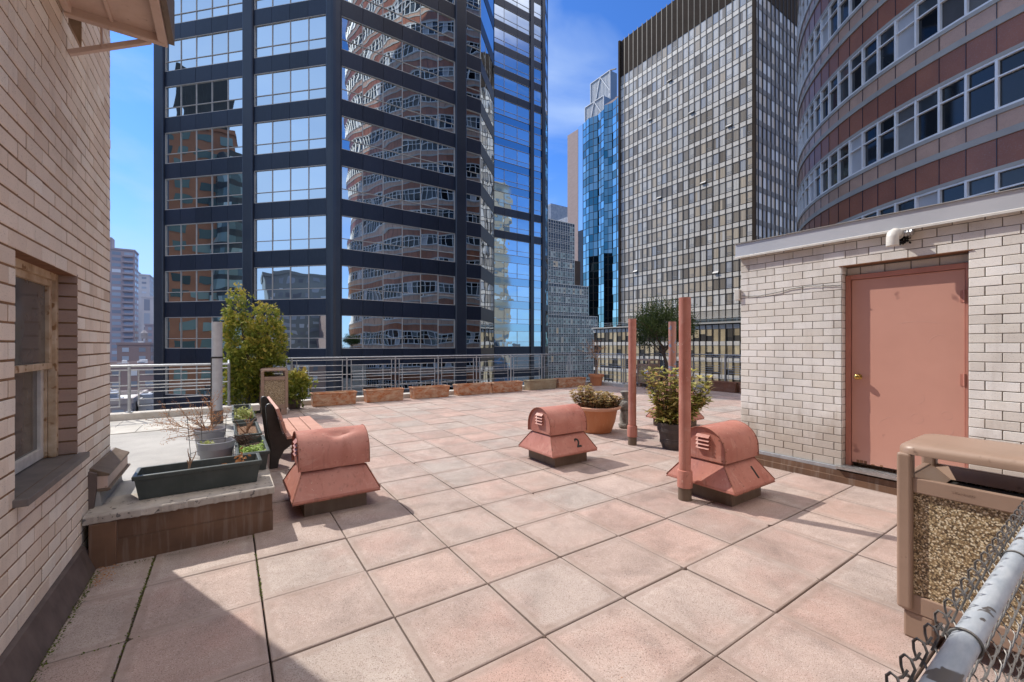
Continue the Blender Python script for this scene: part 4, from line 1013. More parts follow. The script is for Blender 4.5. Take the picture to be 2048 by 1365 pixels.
for (x,s) in ((-.02,.7),(.10,1.2)):
    for k in range(int(46*s)):
        c=Vector((x+R.gauss(0,.022),4.38+R.gauss(0,.025),ZR+.115+abs(R.gauss(0,.05))*s)); u.rn=R.random(); u.leaf(c,(R.gauss(0,1),R.gauss(0,1),R.uniform(-.6,1)),(R.gauss(0,1),1,R.gauss(0,1)),.035,.020)
inbox(lg_,u,'dry_leaf',m_drybud)
def greypot(label,cx,cy,r0,r1,h,fill):
    t=thing('flowerpot',label,'flowerpot',(cx,cy,ZR),'grey plastic flowerpots on the raised roof')
    u=MB(); u.lathe([(r0,0),(r1*.93,h*.72),(r1*.965,h*.74),(r1,h),(r1*.965,h+.004),(r1*.93,h-.01),(r1*.90,h*.6)],(cx,cy,ZR),36,True,False); u.build('pot',m_greyp,t,smooth=40)
    u=MB(); u.lathe([(r1*.925,h-fill),(r1*.5,h-fill+.012),(.001,h-fill+.016)],(cx,cy,ZR),24,False,False); u.build('soil',m_mulch,t,smooth=60)
    return t
p1=greypot('grey flowerpot in front with a little pale green growth at its rim',-.09,5.06,.115,.152,.245,.075)
u=MB()
for _ in range(150):
    a=2.6+R.gauss(0,.35); r_=.10+R.gauss(0,.03); c=Vector((-.09+r_*math.cos(a),5.06+r_*math.sin(a),ZR+.185+R.uniform(0,.05))); u.rn=R.random(); u.leaf(c,(R.gauss(0,1),R.gauss(0,1),R.uniform(-.2,1)),(0,0,1),.026,.015)
u.build('foliage',m_paleg,p1)
p2=greypot('grey flowerpot behind holding a dead shrub with rusty twigs',-.16,5.72,.110,.148,.265,.03)
u=MB(); lf=MB()
for k in range(13):
    d=Vector((R.uniform(-1.25,.12),R.uniform(-.7,.6),R.uniform(.05,.95))); twig(u,(-.16+R.gauss(0,.03),5.72+R.gauss(0,.03),ZR+.22),d,R.uniform(.22,.36),.0048,2,.38,lf,.011)
u.build('stem',m_twig,p2,smooth=60); lf.build('dry_leaf',m_drybud,p2)
cg=thing('wire_cage','thin dark wire plant cage standing round the front grey flowerpot','plant cage',(-.12,5.15,ZR))
u=MB()
for (r_,z) in ((.20,.10),(.215,.27),(.225,.44)):
    u.tube([(-.12+r_*math.cos(2*PI*k/28),5.22+r_*math.sin(2*PI*k/28),ZR+z) for k in range(29)],.0024,5,False)
u.build('ring',m_black,cg)
u=MB()
for k in range(4):
    a=.5+k*PI/2; u.tube([(-.12+.19*math.cos(a),5.22+.19*math.sin(a),ZR),(-.12+.23*math.cos(a),5.22+.23*math.sin(a),ZR+.50)],.0026,5)
u.build('leg',m_black,cg)
sau=MB(); sau.lathe([(.10,0),(.14,.028),(.148,.028),(.146,.034),(.135,.032),(.10,.008)],(.03,4.80,ZR),28,True,False)
tag(sau.build('saucer',m_terra_pl,None,smooth=40),'orange plant saucer tucked behind the long green trough','saucer')
# leaf litter by the wall
lit=MB()
for _ in range(70):
    x=-.73+abs(R.gauss(0,.05)); y=R.uniform(3.75,4.05); lit.rn=R.random(); lit.leaf((x,y,.006+R.uniform(0,.01)),(R.gauss(0,1),R.gauss(0,1),R.gauss(0,.2)),(R.gauss(0,.3),0,1),R.uniform(.008,.022),.010)
for _ in range(30):
    x=R.uniform(-.7,5); y=R.uniform(1.2,8); lit.rn=R.random(); lit.leaf((x,y,.006),(R.gauss(0,1),R.gauss(0,1),R.gauss(0,.15)),(R.gauss(0,.3),0,1),R.uniform(.006,.018),.007)
o=lit.build('leaf_litter',m_drybud); o['kind']='stuff'
# ------------------------------------------------------------------ city
GZ=-46.
m_asph=plain('asphalt',(.055,.055,.058),(.040,.040,.043),scale=.05,rough=.9)
u=MB(); u.poly((-4000,-4000,GZ),(4000,-4000,GZ),(4000,4000,GZ),(-4000,4000,GZ)); structure(u.build('ground',m_asph))
m_pave=plain('pavement',(.30,.29,.28),(.24,.235,.225),scale=.3,rough=.9)
u=MB()
for (x0,x1,y0,y1) in ((-30,16,-20,15),(-16,66,29,90),(78,160,36,110),(17,60,-30,20),(-160,-58,-20,110)): u.box(x0,x1,y0,y1,GZ,GZ+.15)
structure(u.build('pavement',m_pave))
# our own building below the terrace
m_base=flatbrick('lower_brick_wall',(.50,.44,.37),(.56,.49,.41),(.2,.17,.14),.43,.175)
m_navy=plain('navy_panel',(.010,.016,.034),(.014,.021,.042),scale=.25,rough=.33,spec=.5,streak=((.035,.045,.065),.45),pal=[(.008,.013,.028),(.013,.020,.041),(.017,.024,.046)])
m_navycol=plain('navy_column',(.016,.022,.038),(.030,.036,.05),scale=.3,rough=.30,spec=.6)
m_mull=plain('pale_mullion',(.50,.47,.43),(.42,.40,.37),scale=3,rough=.5)
m_glassT=mirror_glass('tower_glass',(.72,.79,.82),.040,.20)
m_glassC=mirror_glass('tower_glass_still',(.72,.80,.85),.026,.22)
m_glassF=mirror_glass('tower_glass_wing',(.48,.64,.74),.050,.25)
m_glassP=mirror_glass('tower_glass_pale',(.34,.50,.60),.012,.3,rough=.06)
m_win=NT('small_window')
def _w():
    t=m_win; col=t.ramp(t.rnd(),[(0,(.012,.016,.022)),(.35,(.03,.04,.05)),(.6,(.07,.09,.10)),(.8,(.20,.21,.20)),(1,(.42,.40,.36))])
    return t.fin(col,.12,0,.7)
m_win=_w()
hb=thing('apartment_block','pale brick apartment block carrying the roof terrace','apartment block',(2,0,GZ))
u=MB(); u.box(-11.9,14.5,-14,12.40,GZ,-.352); u.build('wall',m_base,hb)
u=MB()
for fl_ in range(14):
    z=GZ+3+fl_*3.1
    if z>-2.5: break
    for k in range(9): u.rn=R.random(); x=-10+k*2.7; u.box(x,x+1.4,12.38,12.43,z,z+1.5)
    for k in range(8): u.rn=R.random(); y=-12+k*3; u.box(14.48,14.53,y,y+1.4,z,z+1.5)
o=u.build('window',m_win,hb); o['kind']='stuff'

# ---- the navy glass tower
tw=thing('glass_tower','navy blue office tower with broad bands of mirror glass, tallest in the middle','office tower',(10,48,GZ))
S2=math.sqrt(.5); FH=3.84; ZT0=3.85; WHT=2.60; KMIN,KMAX=-12,19
ZTOP=ZT0+FH*KMAX+3
C0=(6.737,34.4)
def P2(o,u_,s): return (o[0]+u_[0]*s,o[1]+u_[1]*s)
clad=MB()   # spandrels and wall sheets
colm=MB(); winstuff=MB(); mulstuff=MB()
def wquad(mb,o,u_,n,a,b,z0,z1,d):
    p=P2(o,u_,a); q=P2(o,u_,b)
    f=[(p[0]+n[0]*d,p[1]+n[1]*d,z0),(q[0]+n[0]*d,q[1]+n[1]*d,z0),(q[0]+n[0]*d,q[1]+n[1]*d,z1),(p[0]+n[0]*d,p[1]+n[1]*d,z1)]
    if (Vector((*u_,0)).cross(Vector((0,0,1)))).dot(Vector((*n,0)))<0: f.reverse()
    mb.poly(*f)
def wbox(mb,o,u_,n,a,b,z0,z1,d0,d1):
    p=P2(o,u_,(a+b)/2); dm=(d0+d1)/2
    mb.obox((p[0]+n[0]*dm,p[1]+n[1]*dm,(z0+z1)/2),((*u_,0),(*n,0),(0,0,1)),((b-a)/2,(d1-d0)/2,(z1-z0)/2))
def tower_face(o,u_,n,L,bays,glass,vis=True,panebands=None,thick=.0):
    """bays: (s0,s1,panes); everything else is column"""
    for k in range(KMIN,KMAX+1):
        zt=ZT0+FH*k; zb=zt-WHT
        cols=[]
        for bi,(a,b_,npn) in enumerate(bays):
            glassy=panebands and any(z0<zb<z1 for z0,z1 in panebands)
            # spandrel above the window
            if glassy:
                w_=winstuff; w_.m=1; w_.rn=R.random(); wquad(w_,o,u_,n,a,b_,zt,zt+FH-WHT,-.10); w_.m=0
            else:
                stp=(b_-a)/npn
                for q in range(npn): clad.rn=R.random(); wbox(clad,o,u_,n,a+q*stp+.012*(q>0),a+(q+1)*stp-.012*(q<npn-1),zt,zt+FH-WHT,-.35,R.uniform(-.006,.006))
            mine=-2<=k<=7 and vis
            w_=MB() if mine else winstuff; f_=MB() if mine else mulstuff
            st=(b_-a)/npn
            for q in range(npn):
                # upper and lower lights, each tilted a hair so that every pane mirrors a little differently
                for (za,zc) in ((zb,zb+.82),(zb+.82,zt)):
                    w_.rn=R.random(); t1,t2=R.gauss(0,.0035),R.gauss(0,.003)
                    x0,x1=a+q*st,a+(q+1)*st
                    pts=[]
                    for (ss,zz) in ((x0,za),(x1,za),(x1,zc),(x0,zc)):
                        d=-.10+t1*(ss-(x0+x1)/2)+t2*(zz-(za+zc)/2); p=P2(o,u_,ss); pts.append((p[0]+n[0]*d,p[1]+n[1]*d,zz))
                    if (Vector((*u_,0)).cross(Vector((0,0,1)))).dot(Vector((*n,0)))<0: pts.reverse()
                    w_.poly(*pts)
            e=.045
            for q in range(npn+1):
                s=a+q*st; ww=e if q in (0,npn) else .026
                wbox(f_,o,u_,n,s-ww*(q>0),s+ww*(q<npn),zb,zt,-.09,-.02 if q in (0,npn) else -.05)
            wbox(f_,o,u_,n,a,b_,zb,zb+.05,-.088,-.015); wbox(f_,o,u_,n,a,b_,zt-.05,zt,-.088,-.015); wbox(f_,o,u_,n,a,b_,zb+.80,zb+.845,-.088,-.05)
            if mine:
                wo_=w_.build('window',glass,tw); f_.build('mullion',m_mull,wo_)
            else: pass
    # columns
    edges=[0]+[v for b_ in bays for v in b_[:2]]+[L]
    for a,b_ in zip(edges[0::2],edges[1::2]):
        if b_-a>.05:
            wbox(colm,o,u_,n,a,b_,GZ,ZTOP,-.6,.18)
chamf=(-S2,S2); nch=(-S2,-S2)
tower_face(C0,chamf,nch,16.65,[(.62,7.05,4),(8.03,15.64,5)],m_glassC)
tower_face(C0,(1,0),(0,-1),12.85,[(.545,10.18,6),(11.28,12.847,1)],m_glassT)
C1=(C0[0]+12.85,34.4)
def strip_face(o,u_,n,L,npn,glass):
    for k in range(KMIN,KMAX+1):
        zt=ZT0+FH*k; zb=zt-WHT
        wbox(clad,o,u_,n,.0,L,zt,zt+FH-WHT,-.35,-.02)
        mine=-2<=k<=7
        w_=MB() if mine else winstuff
        st=L/npn
        for q in range(npn):
            w_.rn=R.random(); wquad(w_,o,u_,n,q*st,(q+1)*st,zb,zt,-.05)
        if mine:
            wo_=w_.build('window',glass,tw); f_=MB()
            for q in range(npn+1): wbox(f_,o,u_,n,max(0,q*st-.02),min(L,q*st+.02),zb,zt,-.045,-.03)
            f_.build('mullion',m_mull,wo_)
strip_face(C1,(S2,S2),(S2,-S2),5.3,3,m_glassC)
C2=(C1[0]+5.3*S2,34.4+5.3*S2)
C3=(C2[0],59.3)
wquad(clad,C2,(0,1),(1,0),0,59.3-C2[1],GZ,ZTOP,0)
tower_face(C3,(1,0),(0,-1),46.8-C3[0],[(7.0,43.49-C3[0],5),(44.30-C3[0],46.05-C3[0],1)],m_glassF,True,[(1.2,13.5),(24.,39.)])
C4=(46.8,59.3)
strip_face(C4,(S2,S2),(S2,-S2),4.6,3,m_glassC)
C5=(C4[0]+4.6*S2,59.3+4.6*S2); CL=(C0[0]-16.65*S2,34.4+16.65*S2)
wquad(clad,C5,(0,1),(1,0),0,84-C5[1],GZ,ZTOP,0); wquad(clad,CL,(0,1),(-1,0),0,84-CL[1],GZ,ZTOP,0); wquad(clad,(CL[0],84),(1,0),(0,1),0,C5[0]-CL[0],GZ,ZTOP,0)
clad.poly((CL[0],CL[1],ZTOP),(C0[0],C0[1],ZTOP),(C1[0],C1[1],ZTOP),(C2[0],C2[1],ZTOP),(C3[0],C3[1],ZTOP),(C4[0],C4[1],ZTOP),(C5[0],C5[1],ZTOP),(C5[0],84,ZTOP),(CL[0],84,ZTOP))
for (o_,u_,n_,L_) in ((C0,chamf,nch,16.65),(C0,(1,0),(0,-1),12.85)): wbox(clad,o_,u_,n_,0,L_,ZT0+FH*(KMAX+1)-WHT,ZTOP,-.35,0)
clad.build('spandrel',m_navy,tw)
# rounded corner pier between the two near faces
pts=[(C0[0]+.52,34.205),(C0[0]+.10,34.205),(C0[0]-.09,34.24),(C0[0]-.25,34.36),(C0[0]-.55,34.67),(C0[0]-.2,35.2),(C0[0]+.50,34.9)]
colm.prism(pts,'z',GZ,ZTOP)
colm.build('column',m_navycol,tw,bevel=.10,bseg=3)
winstuff.build('window',[m_glassC,m_glassP],tw)['kind']='stuff'
mulstuff.build('mullion',m_mull,tw)['kind']='stuff'

# ---- curved red granite building
KS=1.06
LX,LY,LR=33.44*KS,-2.55*KS,15.0*KS
def granite(name,c1,c2,rough=.32):
    t=NT(name); col=t.ramp(t.rnd(),[(0,c1),(1,c2)])
    k=t.ramp(t.noise(.9,4,.6),[(.3,.82),(.7,1.12)]); col=t.mix(1.,col,k,'MULTIPLY')
    col=t.mix(t.ramp(t.noise(26,2),[(.55,0.),(.7,.4)]),col,(.30,.20,.17))
    return t.fin(col,rough,0,.5)
m_redg=granite('red_granite',(.265,.092,.048),(.32,.12,.066)); m_pinkg=granite('pink_granite',(.46,.29,.21),(.52,.335,.25))
m_steel=plain('steel_band',(.40,.39,.37),(.32,.31,.295),scale=.8,rough=.5,metal=.0,spec=.4)
m_wfr=plain('window_frame_grey',(.80,.81,.83),(.72,.73,.75),scale=2,rough=.4,metal=.1)
m_cglass=plain('dark_tinted_glass',(.020,.025,.032),(.05,.06,.07),scale=.4,rough=.04,spec=.55,pal=[(.006,.007,.009),(.012,.015,.019),(.022,.028,.035),(.07,.085,.10)])
m_blind=plain('window_blind',(.34,.36,.40),(.26,.28,.32),scale=1.5,rough=.7,pal=[(.06,.06,.065),(.12,.125,.13),(.24,.25,.26)])
m_curt=plain('white_curtain',(.46,.47,.50),(.36,.37,.40),scale=.8,rough=.6)
cb=thing('curved_building','curved office building with striped red granite and steel bands at the right','office building',(LX,LY,GZ))
SH=3.6; NSEG=72
def cp(a,r):
    q=((a%(2*PI))-math.radians(166))/math.radians(44)
    if q>0: q=min(q,1,max(0,(math.radians(330)-(a%(2*PI)))/math.radians(40))); r=r+3.4*q*q*(3-2*q)
    return (LX+r*math.cos(a),LY+r*math.sin(a))
def arc(mb,a0,a1,z0,z1,r,n=4,r2=None,back=.25):
    """curved slab between two angles"""
    for k in range(n):
        b0=a0+(a1-a0)*k/n; b1=a0+(a1-a0)*(k+1)/n
        p,q=cp(b0,r),cp(b1,r); p2,q2=cp(b0,r-back),cp(b1,r-back)
        mb.poly((*p,z0),(*q,z0),(*q,z1),(*p,z1)); mb.poly((*p,z1),(*q,z1),(*q2,z1),(*p2,z1)); mb.poly((*p2,z0),(*q2,z0),(*q,z0),(*p,z0))
NW=128; DA=2*PI/NW
facing=[k for k in range(NW) if math.cos((k+.5)*DA-PI)>-.45]
redm=MB(); pinkm=MB(); steelm=MB(); core=MB()
jointm=MB()
z0base=0
cams=Vector((0,0,CAMH))
# storey grid: window foot at zf
ZF0=5.47
wl=[]
for k in range(-14,17):
    zf=ZF0+SH*k; zw=zf+1.66
    if zf<GZ+2 or zf>62: continue
    for q in facing:
        a0=q*DA; a1=a0+DA
        redm.rn=R.random(); pinkm.rn=R.random(); steelm.rn=.5
        arc(steelm,a0,a1,zf-.14,zf,LR+.02,1)
        arc(pinkm,a0,a1,zf-.68,zf-.14,LR-.02,1)
        arc(steelm,a0,a1,zf-.90,zf-.68,LR+.04,1)
        arc(redm,a0,a1,zf-1.82,zf-.90,LR-.01,1)
        arc(steelm,a0,a1,zf-1.94,zf-1.82,LR+.03,1)
        # thin upright joints
        c=cp(a0,LR+.001); t_=(-math.sin(a0),math.cos(a0)); n_=(math.cos(a0),math.sin(a0))
        jointm.obox((c[0],c[1],zf-.97),((*t_,0),(*n_,0),(0,0,1)),(.008,.008,.96))
        wl.append((k,q,zf))
def proj_size(zf,q):
    a=(q+.5)*DA; p=Vector((*cp(a,LR),zf+.8))-cams; n_=Vector((math.cos(a),math.sin(a),0)); f=-(p.normalized()).dot(n_)
    fw=Vector((math.sin(YAW),math.cos(YAW),0)); dz=p.dot(fw)
    if dz<=1 or f<=.02: return 0
    x=p.dot(Vector((math.cos(YAW),-math.sin(YAW),0)))/dz*849; y=(p.z)/dz*849
    if abs(x)>1060 or y>720 or y<250: return 0
    return f/dz/dz
wl.sort(key=lambda w:-proj_size(w[2],w[1]))
gl_st=MB(); fr_st=MB()
def oval_window(gm,fm,q,zf,seed):
    rr=random.Random(seed*7919+q*31)
    a0=q*DA; a1=a0+DA; am=(a0+a1)/2; zt=zf+1.66
    rg=LR-.09
    def q4(mb,x0,x1,za,zb,r):
        p,qq=cp(x0,r),cp(x1,r); mb.poly((*p,za),(*qq,za),(*qq,zb),(*p,zb))
    kind=rr.random(); zm=zf+1.06
    for (za,zb) in ((zf+.06,zm),(zm,zt-.06)):
        gm.rn=rr.random(); gm.m=0
        if kind>.90: gm.m=2
        elif kind>.80 and zb>zm: gm.m=1
        elif kind>.76: gm.m=1
        tl_=rr.gauss(0,.004)
        p,qq=cp(a0+.001,rg+tl_),cp(a1-.001,rg-tl_); gm.poly((*p,za),(*qq,za),(*qq,zb),(*p,zb))
    gm.m=0
    for aa,wd in ((a0,.07),):
        c=cp(aa,LR-.04); t_=(-math.sin(aa),math.cos(aa)); n_=(math.cos(aa),math.sin(aa)); fm.obox((c[0],c[1],(zf+zt)/2),((*t_,0),(*n_,0),(0,0,1)),(wd/2,.06,(zt-zf)/2))
    t_=(-math.sin(am),math.cos(am)); n_=(math.cos(am),math.sin(am)); hw=LR*math.sin(DA/2)
    c=cp(am,(LR-.04)*math.cos(DA/2))
    for z,h in ((zf+.035,.07),(zt-.035,.07),(zm,.05)): fm.obox((c[0],c[1],z),((*t_,0),(*n_,0),(0,0,1)),(hw,.05,h/2))
for i,(k,q,zf) in enumerate(wl):
    if i<96 and proj_size(zf,q)>0:
        gm,fm=MB(),MB(); oval_window(gm,fm,q,zf,k+50); wo_=gm.build('window',[m_cglass,m_blind,m_curt],cb); fm.build('frame',m_wfr,wo_)
    else: oval_window(gl_st,fr_st,q,zf,k+50)
gl_st.build('window',[m_cglass,m_blind,m_curt],cb)['kind']='stuff'; fr_st.build('frame',m_wfr,cb)['kind']='stuff'
redm.build('red_band',m_redg,cb); pinkm.build('pink_band',m_pinkg,cb); steelm.build('steel_band',m_steel,cb); jointm.build('joint',m_navy,cb)
u=MB(); u.lathe([(LR-.35,GZ),(LR-.35,66),(.01,66)],(LX,LY,0),48,False,False); u.build('core_wall',m_redg,cb)
u=MB()
for q_ in (facing[-6],):
    pass
# ---- grey mullioned tower with its lower wing
m_bronze=plain('bronze_mullion',(.040,.034,.029),(.060,.052,.045),scale=1,rough=.45,metal=.3)
m_span=plain('grey_spandrel',(.76,.71,.635),(.62,.575,.51),scale=.5,rough=.55,metal=.0,streak=((.36,.35,.34),.4))
m_spanS=plain('dark_side_spandrel',(.20,.175,.15),(.16,.14,.12),scale=.5,rough=.5)
m_louv=plain('brown_louvre_panel',(.050,.036,.028),(.038,.028,.022),scale=.6,rough=.9,spec=.1)
def paneM():
    t=NT('curtained_window')
    col=t.ramp(t.rnd(),[(0,(.26,.225,.185)),(.16,(.33,.29,.24)),(.3,(.43,.38,.315)),(.48,(.52,.445,.35)),(.62,(.60,.51,.395)),(.78,(.60,.57,.52)),(.9,(.70,.67,.62)),(1,(.46,.47,.49))],'LINEAR')
    g=t.noise(1,2,.5,(9,9,.05)); col=t.mix(1.,col,t.ramp(g,[(.35,.80),(.65,1.1)]),'MULTIPLY')
    return t.fin(col,.16,0,.55)
m_pane=paneM()
m_sash=plain('aluminium_sash',(.45,.45,.45),(.36,.36,.36),scale=2,rough=.4,metal=.4)
gt=thing('grey_tower','tall grey tower with dark vertical mullions and a brown louvred crown','office tower',(87,60,GZ))
GX,GY0,GY1,GTOP=87.,43.4,77.9,82.3; NB=24; BW=(GY1-GY0)/NB; FL=3.36; WZ0=9.0; NF=int((71.6-WZ0)/FL)
NS=14; BS=1.75; GX1=GX+NS*BS
sp=MB(); spS=MB(); mu=MB(); sash=MB(); lv=MB(); wst=MB(); cand=[]
for f in range(-17,NF+1):
    z=WZ0+f*FL
    if z<GZ: continue
    if f==-1:     # dark clerestory under louvres
        continue
    sp.box(GX-.02,GX+.2,GY0,GY1,z-.10,z+.98); spS.box(GX,GX1,GY0-.02,GY0+.2,z-.10,z+.98)
    for i in range(NB):
        y0=GY0+i*BW+.10; y1=GY0+(i+1)*BW-.10
        lo=R.random()
        warm=max(0,min(1,.62-f/NF*.62+.25*math.sin(i*1.9)))
        rn=(R.choice((.02,.16,.45,.55,.62,.62)) if R.random()<warm else R.choice((.30,.78,.80,.9,.9,1.0,.2)))
        cand.append((0,i,f,y0,y1,z+.98,z+FL-.10,rn,(i%3==0)))
    for i in range(NS):
        cand.append((1,i,f,GX+i*BS+.12,GX+(i+1)*BS-.12,z+.98,z+FL-.10,R.choice((.62,.78,.88,.16,.62)) if R.random()<.9-.05*i else .14,False))
def gwin(mb,fm,c):
    side,i,f,a,b_,z0,z1,rn,op=c; mb.rn=rn; d=R.gauss(0,.006)
    if side==0:
        if R.random()<.3 and not op:   # a half-drawn curtain
            m_=(a+b_)*.5; mb.poly((GX+.012,m_,z0),(GX+.012,a,z0),(GX+.012,a,z1),(GX+.012,m_,z1)); mb.rn=R.choice((.05,.62,.9)); mb.poly((GX+.012,b_,z0),(GX+.012,m_,z0),(GX+.012,m_,z1),(GX+.012,b_,z1))
        else: mb.poly((GX+.012+d,b_,z0),(GX+.012-d,a,z0),(GX+.012-d,a,z1),(GX+.012+d,b_,z1))
        fm.box(GX-.0,GX+.02,a-.03,b_+.03,z0-.03,z0+.07); fm.box(GX-.0,GX+.02,a-.03,b_+.03,z1-.07,z1+.03); fm.box(GX,GX+.02,a-.03,a+.04,z0+.07,z1-.07); fm.box(GX,GX+.02,b_-.04,b_+.03,z0+.07,z1-.07)
        if op:
            for zz in (z0+.42,z0+.78): fm.box(GX-.02,GX+.025,a,b_,zz-.035,zz+.035)
    else:
        mb.poly((a,GY0+.05,z0),(b_,GY0+.05,z0),(b_,GY0+.05,z1),(a,GY0+.05,z1))
def gsize(c):
    p=Vector((GX,(c[3]+c[4])/2,c[5])) if c[0]==0 else Vector(((c[3]+c[4])/2,GY0,c[5])); d=p-cams
    if d.z<5 or (c[0]==1 and c[1]>9): return 0
    return 1/d.length**2
cand.sort(key=lambda c:-gsize(c))
for i,c in enumerate(cand):
    if i<98:
        w_,f_=MB(),MB(); gwin(w_,f_,c); wo_=w_.build('window',m_pane,gt)
        if f_.v: f_.build('sash',m_sash,wo_)
    else: gwin(wst,sash,c)
wst.build('window',m_pane,gt)['kind']='stuff'; sash.build('sash',m_sash,gt)['kind']='stuff'
for i in range(NB+1): mu.box(GX-.07,GX+.05,GY0+i*BW-.10,GY0+i*BW+.10,GZ,GTOP+.4)
for i in range(NS+1): mu.box(GX+i*BS-.08,GX+i*BS+.08,GY0-.14,GY0+.05,GZ,GTOP+.4)
mu.build('mullion',m_bronze,gt)
u=MB(); u.box(GX-.55,GX+.1,GY0-.5,GY0+.06,GZ,GTOP+.2); u.box(GX-.45,GX+.1,GY1-.1,GY1+.4,GZ,GTOP+.2); u.build('corner_pier',m_louv,gt)
dl=MB()  # thin dark bronze lines along the spandrel edges
for f in range(-17,NF+1):
    z=WZ0+f*FL
    if f==-1 or z<GZ: continue
    for zz in (z-.10,z+.98): dl.box(GX-.035,GX-.021,GY0,GY1,zz-.065,zz+.065)
dl.build('spandrel_edge',m_bronze,gt)
sp.build('spandrel',m_span,gt); spS.build('side_spandrel',m_spanS,gt)
zl=WZ0+(NF+1)*FL
lv.box(GX-.04,GX1,GY0-.04,GY1,zl-.1,GTOP)
rw=MB(); rw.box(GX+.2,GX1-.1,GY0+.22,GY1-.1,GZ,zl-.12); rw.build('rear_wall',plain('rear_grey_wall',(.30,.30,.29),(.24,.24,.235),scale=.2,rough=.7),gt)
lv.build('louvred_crown',m_louv,gt)
u=MB()
for i in range(NB):
    for k in range(11): u.box(GX-.03,GX+.0,GY0+i*BW+.09,GY0+(i+1)*BW-.09,WZ0-1.75+k*.155,WZ0-1.75+k*.155+.075)
u.build('louvre',m_span,gt)
u=MB(); u.box(GX-.02,GX+.15,GY0,GY1,WZ0-3.3,WZ0-1.78); u.build('clerestory',m_win,gt)
m_open=plain('open_vent_white',(.62,.60,.58),(.55,.54,.52),rough=.5)
u=MB()
for (i,f,) in ((17,14),(13,16),(9,13),(7,8),(15,8),(5,2),(20,3),(3,11)):
    y0=GY0+i*BW+.1; z=WZ0+f*FL+.98+.1
    u.poly((GX-.34,y0,z+.12),(GX-.34,y0+BW-.2,z+.12),(GX+.0,y0+BW-.2,z+.5),(GX+.0,y0,z+.5))
u.build('open_vent',m_open,gt)
# lower wing
pw=thing('low_wing','low mullioned wing with tan blinds below the grey tower','office wing',(84,60,GZ))
PX_,PY0,PY1,PT=84.,30.,84.9,6.25; PB=1.45; NP=int((PY1-PY0)/PB)
u=MB(); u.box(PX_+.2,PX_+24,PY0,PY1,GZ,PT-.05); u.build('wall',m_louv,pw)
m_tan=plain('tan_blind',(.40,.31,.17),(.34,.26,.14),scale=.6,rough=.5,pal=[(.03,.03,.03),(.16,.13,.09),(.50,.39,.23),(.60,.48,.29),(.68,.56,.36)])
spn=MB(); wn_=MB(); mu=MB(); cands=[]
for f in range(14):
    zt=PT-.55-f*3.42
    spn.box(PX_-.01,PX_+.2,PY0,PY1,zt-.85,zt)
    for i in range(NP):
        a=PY0+i*PB+.1; b_=a+PB-.2; cands.append((a,b_,zt-3.42+.02,zt-.87))
def pwin(mb,c):
    a,b_,z0,z1=c; zm=z0+(z1-z0)*R.choice((0,0,0,0,.3,.45,.6,.2))
    mb.rn=R.uniform(.35,1) if R.random()<.8 else R.uniform(0,.3); mb.poly((PX_+.03,b_,zm),(PX_+.03,a,zm),(PX_+.03,a,z1),(PX_+.03,b_,z1))
    if zm>z0+.1: mb.rn=R.uniform(0,.12); mb.poly((PX_+.04,b_,z0),(PX_+.04,a,z0),(PX_+.04,a,zm),(PX_+.04,b_,zm))
cands.sort(key=lambda c:(c[2]<-9)*1000+abs(c[0]-55)*.2-c[2])
for i,c in enumerate(cands):
    if i<98: w_=MB(); pwin(w_,c); w_.build('window',m_tan,pw)
    else: pwin(wn_,c)
wn_.build('window',m_tan,pw)['kind']='stuff'; spn.build('spandrel',m_span,pw)
for i in range(NP+1): mu.box(PX_-.09,PX_+.06,PY0+i*PB-.09,PY0+i*PB+.09,GZ,PT-.3)
mu.build('mullion',m_bronze,pw)
u=MB(); u.box(PX_-.42,PX_+24,PY0,PY1+.3,PT-.32,PT+.02); u.build('coping',m_lpaver,pw)
u=MB()
for z in (PT+.55,PT+1.05): u.tube([(PX_+.2,PY0,z),(PX_+.2,PY1,z)],.035,5)
for k in range(19): u.tube([(PX_+.2,PY0+k*3.05,PT),(PX_+.2,PY0+k*3.05,PT+1.08)],.03,5)
u.build('roof_rail',m_galv,pw)

